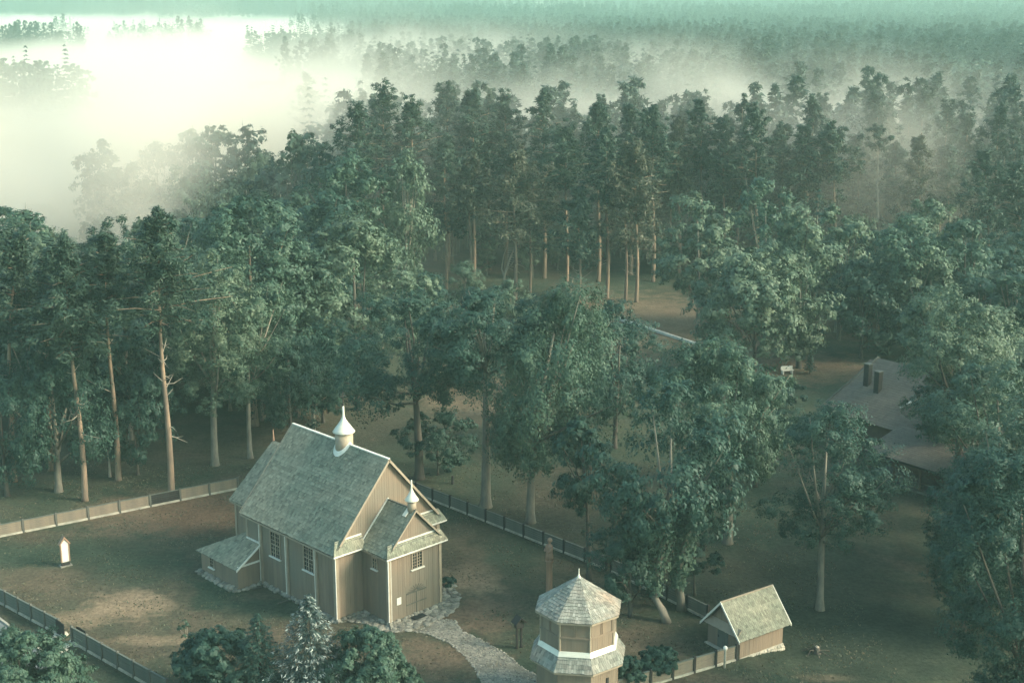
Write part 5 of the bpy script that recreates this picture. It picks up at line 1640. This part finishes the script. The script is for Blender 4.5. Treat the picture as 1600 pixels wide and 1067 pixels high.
# ================================================================== AIR
def volume_mat(name, color, density, aniso=0.0):
    m = bpy.data.materials.new(name); m.use_nodes = True; nt = m.node_tree; nt.nodes.clear()
    v = nt.nodes.new('ShaderNodeVolumePrincipled'); o = nt.nodes.new('ShaderNodeOutputMaterial')
    v.inputs['Color'].default_value = (*color, 1); v.inputs['Density'].default_value = density; v.inputs['Anisotropy'].default_value = aniso
    nt.links.new(v.outputs[0], o.inputs['Volume'])
    return m, v
HZ, _ = volume_mat('haze', (0.62, 0.92, 0.83), 0.00034)
m_ = MB(); m_.box(-3200, 3200, -300, 4000, -2.0, 62)
o = m_.build('haze', HZ); tag(o, 'thin pale haze filling the air over the whole valley', 'haze', kind='stuff')

FOG, fv = volume_mat('fog', (1.0, 0.92, 0.82), 1.0, 0.15)
fv.inputs['Density Attribute'].default_value = 'density'
FB0, FB1 = Vector((-720, 190, -1)), Vector((460, 2300, 50))
def fog_nodes():
    g = bpy.data.node_groups.new('fog_field', 'GeometryNodeTree')
    g.interface.new_socket('Geometry', in_out='INPUT', socket_type='NodeSocketGeometry'); g.interface.new_socket('Geometry', in_out='OUTPUT', socket_type='NodeSocketGeometry')
    go = g.nodes.new('NodeGroupOutput'); g.nodes.new('NodeGroupInput')
    pos = g.nodes.new('GeometryNodeInputPosition').outputs[0]
    sep = g.nodes.new('ShaderNodeSeparateXYZ'); g.links.new(pos, sep.inputs[0])
    x, y, z = sep.outputs
    mt = lambda op, a, b=0.0: math_n(g, op, a, b)
    def ss(v, lo, hi):
        n = g.nodes.new('ShaderNodeMapRange'); n.interpolation_type = 'SMOOTHSTEP'; n.inputs[1].default_value, n.inputs[2].default_value = lo, hi; g.links.new(v, n.inputs[0]); return n.outputs[0]
    def nz(scale, det, sc3):
        mp = g.nodes.new('ShaderNodeVectorMath'); mp.operation = 'MULTIPLY'; g.links.new(pos, mp.inputs[0]); mp.inputs[1].default_value = sc3
        n = g.nodes.new('ShaderNodeTexNoise'); n.inputs['Scale'].default_value = scale; n.inputs['Detail'].default_value = det; n.inputs['Distortion'].default_value = .5; g.links.new(mp.outputs[0], n.inputs['Vector']); return n.outputs[0]
    n1 = nz(.011, 4, (1, .55, 2.0)); n2 = nz(.03, 3, (1, .7, 1.6))
    # valley bank
    slope = mt('SUBTRACT', mt('MULTIPLY', mt('MINIMUM', mt('MAXIMUM', mt('SUBTRACT', y, 215), 0), 120), .18 / 120), .30)
    edge = mt('SUBTRACT', mt('MULTIPLY', slope, y), 6)
    inside_ = ss(mt('ADD', mt('SUBTRACT', edge, x), mt('MULTIPLY', mt('SUBTRACT', n1, .5), 120)), -25, 55)
    top = mt('ADD', 15, mt('MULTIPLY', mt('SUBTRACT', n2, .5), 26))
    zf = ss(mt('SUBTRACT', top, z), -7, 9)
    near = mt('ADD', mt('MULTIPLY', ss(y, 190, 290), .35), mt('MULTIPLY', ss(y, 330, 560), .65)); far = mt('SUBTRACT', 1.0, ss(mt('ADD', y, mt('MULTIPLY', mt('SUBTRACT', nz(.006, 3, (1, .1, .1)), .5), 2400)), 1700, 2250))
    bank = mt('MULTIPLY', mt('MULTIPLY', inside_, zf), mt('MULTIPLY', near, far))
    bank = mt('MULTIPLY', bank, mt('ADD', .06, mt('MULTIPLY', ss(n1, .40, .60), 1.35)))
    for (cx, cyy, cz, rx, ry, rz, amp) in THIN:
        v = None
        for (q, c, r) in ((x, cx, rx), (y, cyy, ry)):
            d = mt('DIVIDE', mt('SUBTRACT', q, c), r); d = mt('MULTIPLY', d, d); v = d if v is None else mt('ADD', v, d)
        bank = mt('MULTIPLY', bank, mt('SUBTRACT', 1.0, mt('MULTIPLY', mt('POWER', 2.718, mt('MULTIPLY', v, -1.0)), amp)))
    dens = mt('MULTIPLY', bank, BANK)
    # drifting banks over the wood
    for (cx, cyy, cz, rx, ry, rz, amp) in PUFFS:
        v = None
        for (q, c, r) in ((x, cx, rx), (y, cyy, ry), (z, cz, rz)):
            d = mt('DIVIDE', mt('SUBTRACT', q, c), r); d = mt('MULTIPLY', d, d); v = d if v is None else mt('ADD', v, d)
        e = mt('MULTIPLY', mt('POWER', 2.718, mt('MULTIPLY', v, -1.0)), amp)
        dens = mt('ADD', dens, mt('MULTIPLY', e, ss(n2, .40, .64)))
    dens = mt('MULTIPLY', dens, mt('SUBTRACT', 1.0, ss(z, 38, 49)))
    dens = mt('MULTIPLY', mt('MAXIMUM', mt('SUBTRACT', dens, .0004), 0), 1.0)
    vc = g.nodes.new('GeometryNodeVolumeCube')
    g.links.new(dens, vc.inputs['Density']); vc.inputs['Background'].default_value = 0.0
    vc.inputs['Min'].default_value, vc.inputs['Max'].default_value = FB0, FB1
    vc.inputs['Resolution X'].default_value, vc.inputs['Resolution Y'].default_value, vc.inputs['Resolution Z'].default_value = 148, 210, 18
    sm = g.nodes.new('GeometryNodeSetMaterial'); sm.inputs['Material'].default_value = FOG
    g.links.new(vc.outputs[0], sm.inputs[0]); g.links.new(sm.outputs[0], go.inputs[0])
    return g
BANK = 0.020
def puff(px, py, d, rx, ry, rz, amp, z=16):
    r = ray(px, py); k = d / r.y
    return (r.x * k, d, z, rx, ry, rz, amp)
THIN = [puff(455, 165, 500, 50, 170, 30, .96), puff(20, 180, 440, 40, 90, 30, .85), puff(40, 90, 840, 60, 160, 30, .85), puff(80, 300, 285, 40, 40, 30, .6), puff(330, 205, 330, 30, 50, 30, .6)]
PUFFS = [puff(1000, 158, 312, 46, 26, 10, .030, 12), puff(1110, 155, 325, 26, 20, 10, .046, 13), puff(1340, 190, 310, 38, 24, 10, .032, 12), puff(1080, 290, 214, 15, 10, 9, .075, 13), puff(1395, 305, 207, 12, 9, 9, .085, 13),
         puff(760, 115, 470, 70, 60, 12, .020, 11), puff(640, 100, 600, 60, 90, 13, .024, 12), puff(1500, 250, 270, 40, 34, 10, .016, 10), puff(1540, 320, 214, 30, 14, 9, .012, 9), puff(840, 12, 2150, 80, 90, 14, .03), puff(560, 120, 420, 30, 60, 12, .014, 10), puff(1200, 90, 640, 80, 26, 9, .008, 10),
         puff(190, 290, 226, 40, 26, 17, .060, 13), puff(330, 310, 204, 36, 13, 15, .050, 10), puff(300, 220, 240, 40, 18, 14, .030, 16), puff(300, 200, 275, 46, 22, 14, .03, 16), puff(150, 230, 290, 50, 50, 15, .03, 12), puff(40, 330, 240, 30, 40, 12, .025, 6), puff(470, 250, 255, 20, 20, 12, .010, 12),
         (30, 285, 4, 190, 105, 14, .0034), (90, 205, 6, 90, 26, 13, .0022)]
fm = bpy.data.meshes.new('fog'); fm.from_pydata([(0, 300, 0)], [], []); fm.materials.append(FOG)
fg = link('fog', fm); tag(fg, 'bright white fog bank filling the valley and drifting over the woods', 'fog', kind='stuff')
md = fg.modifiers.new('field', 'NODES'); md.node_group = fog_nodes()
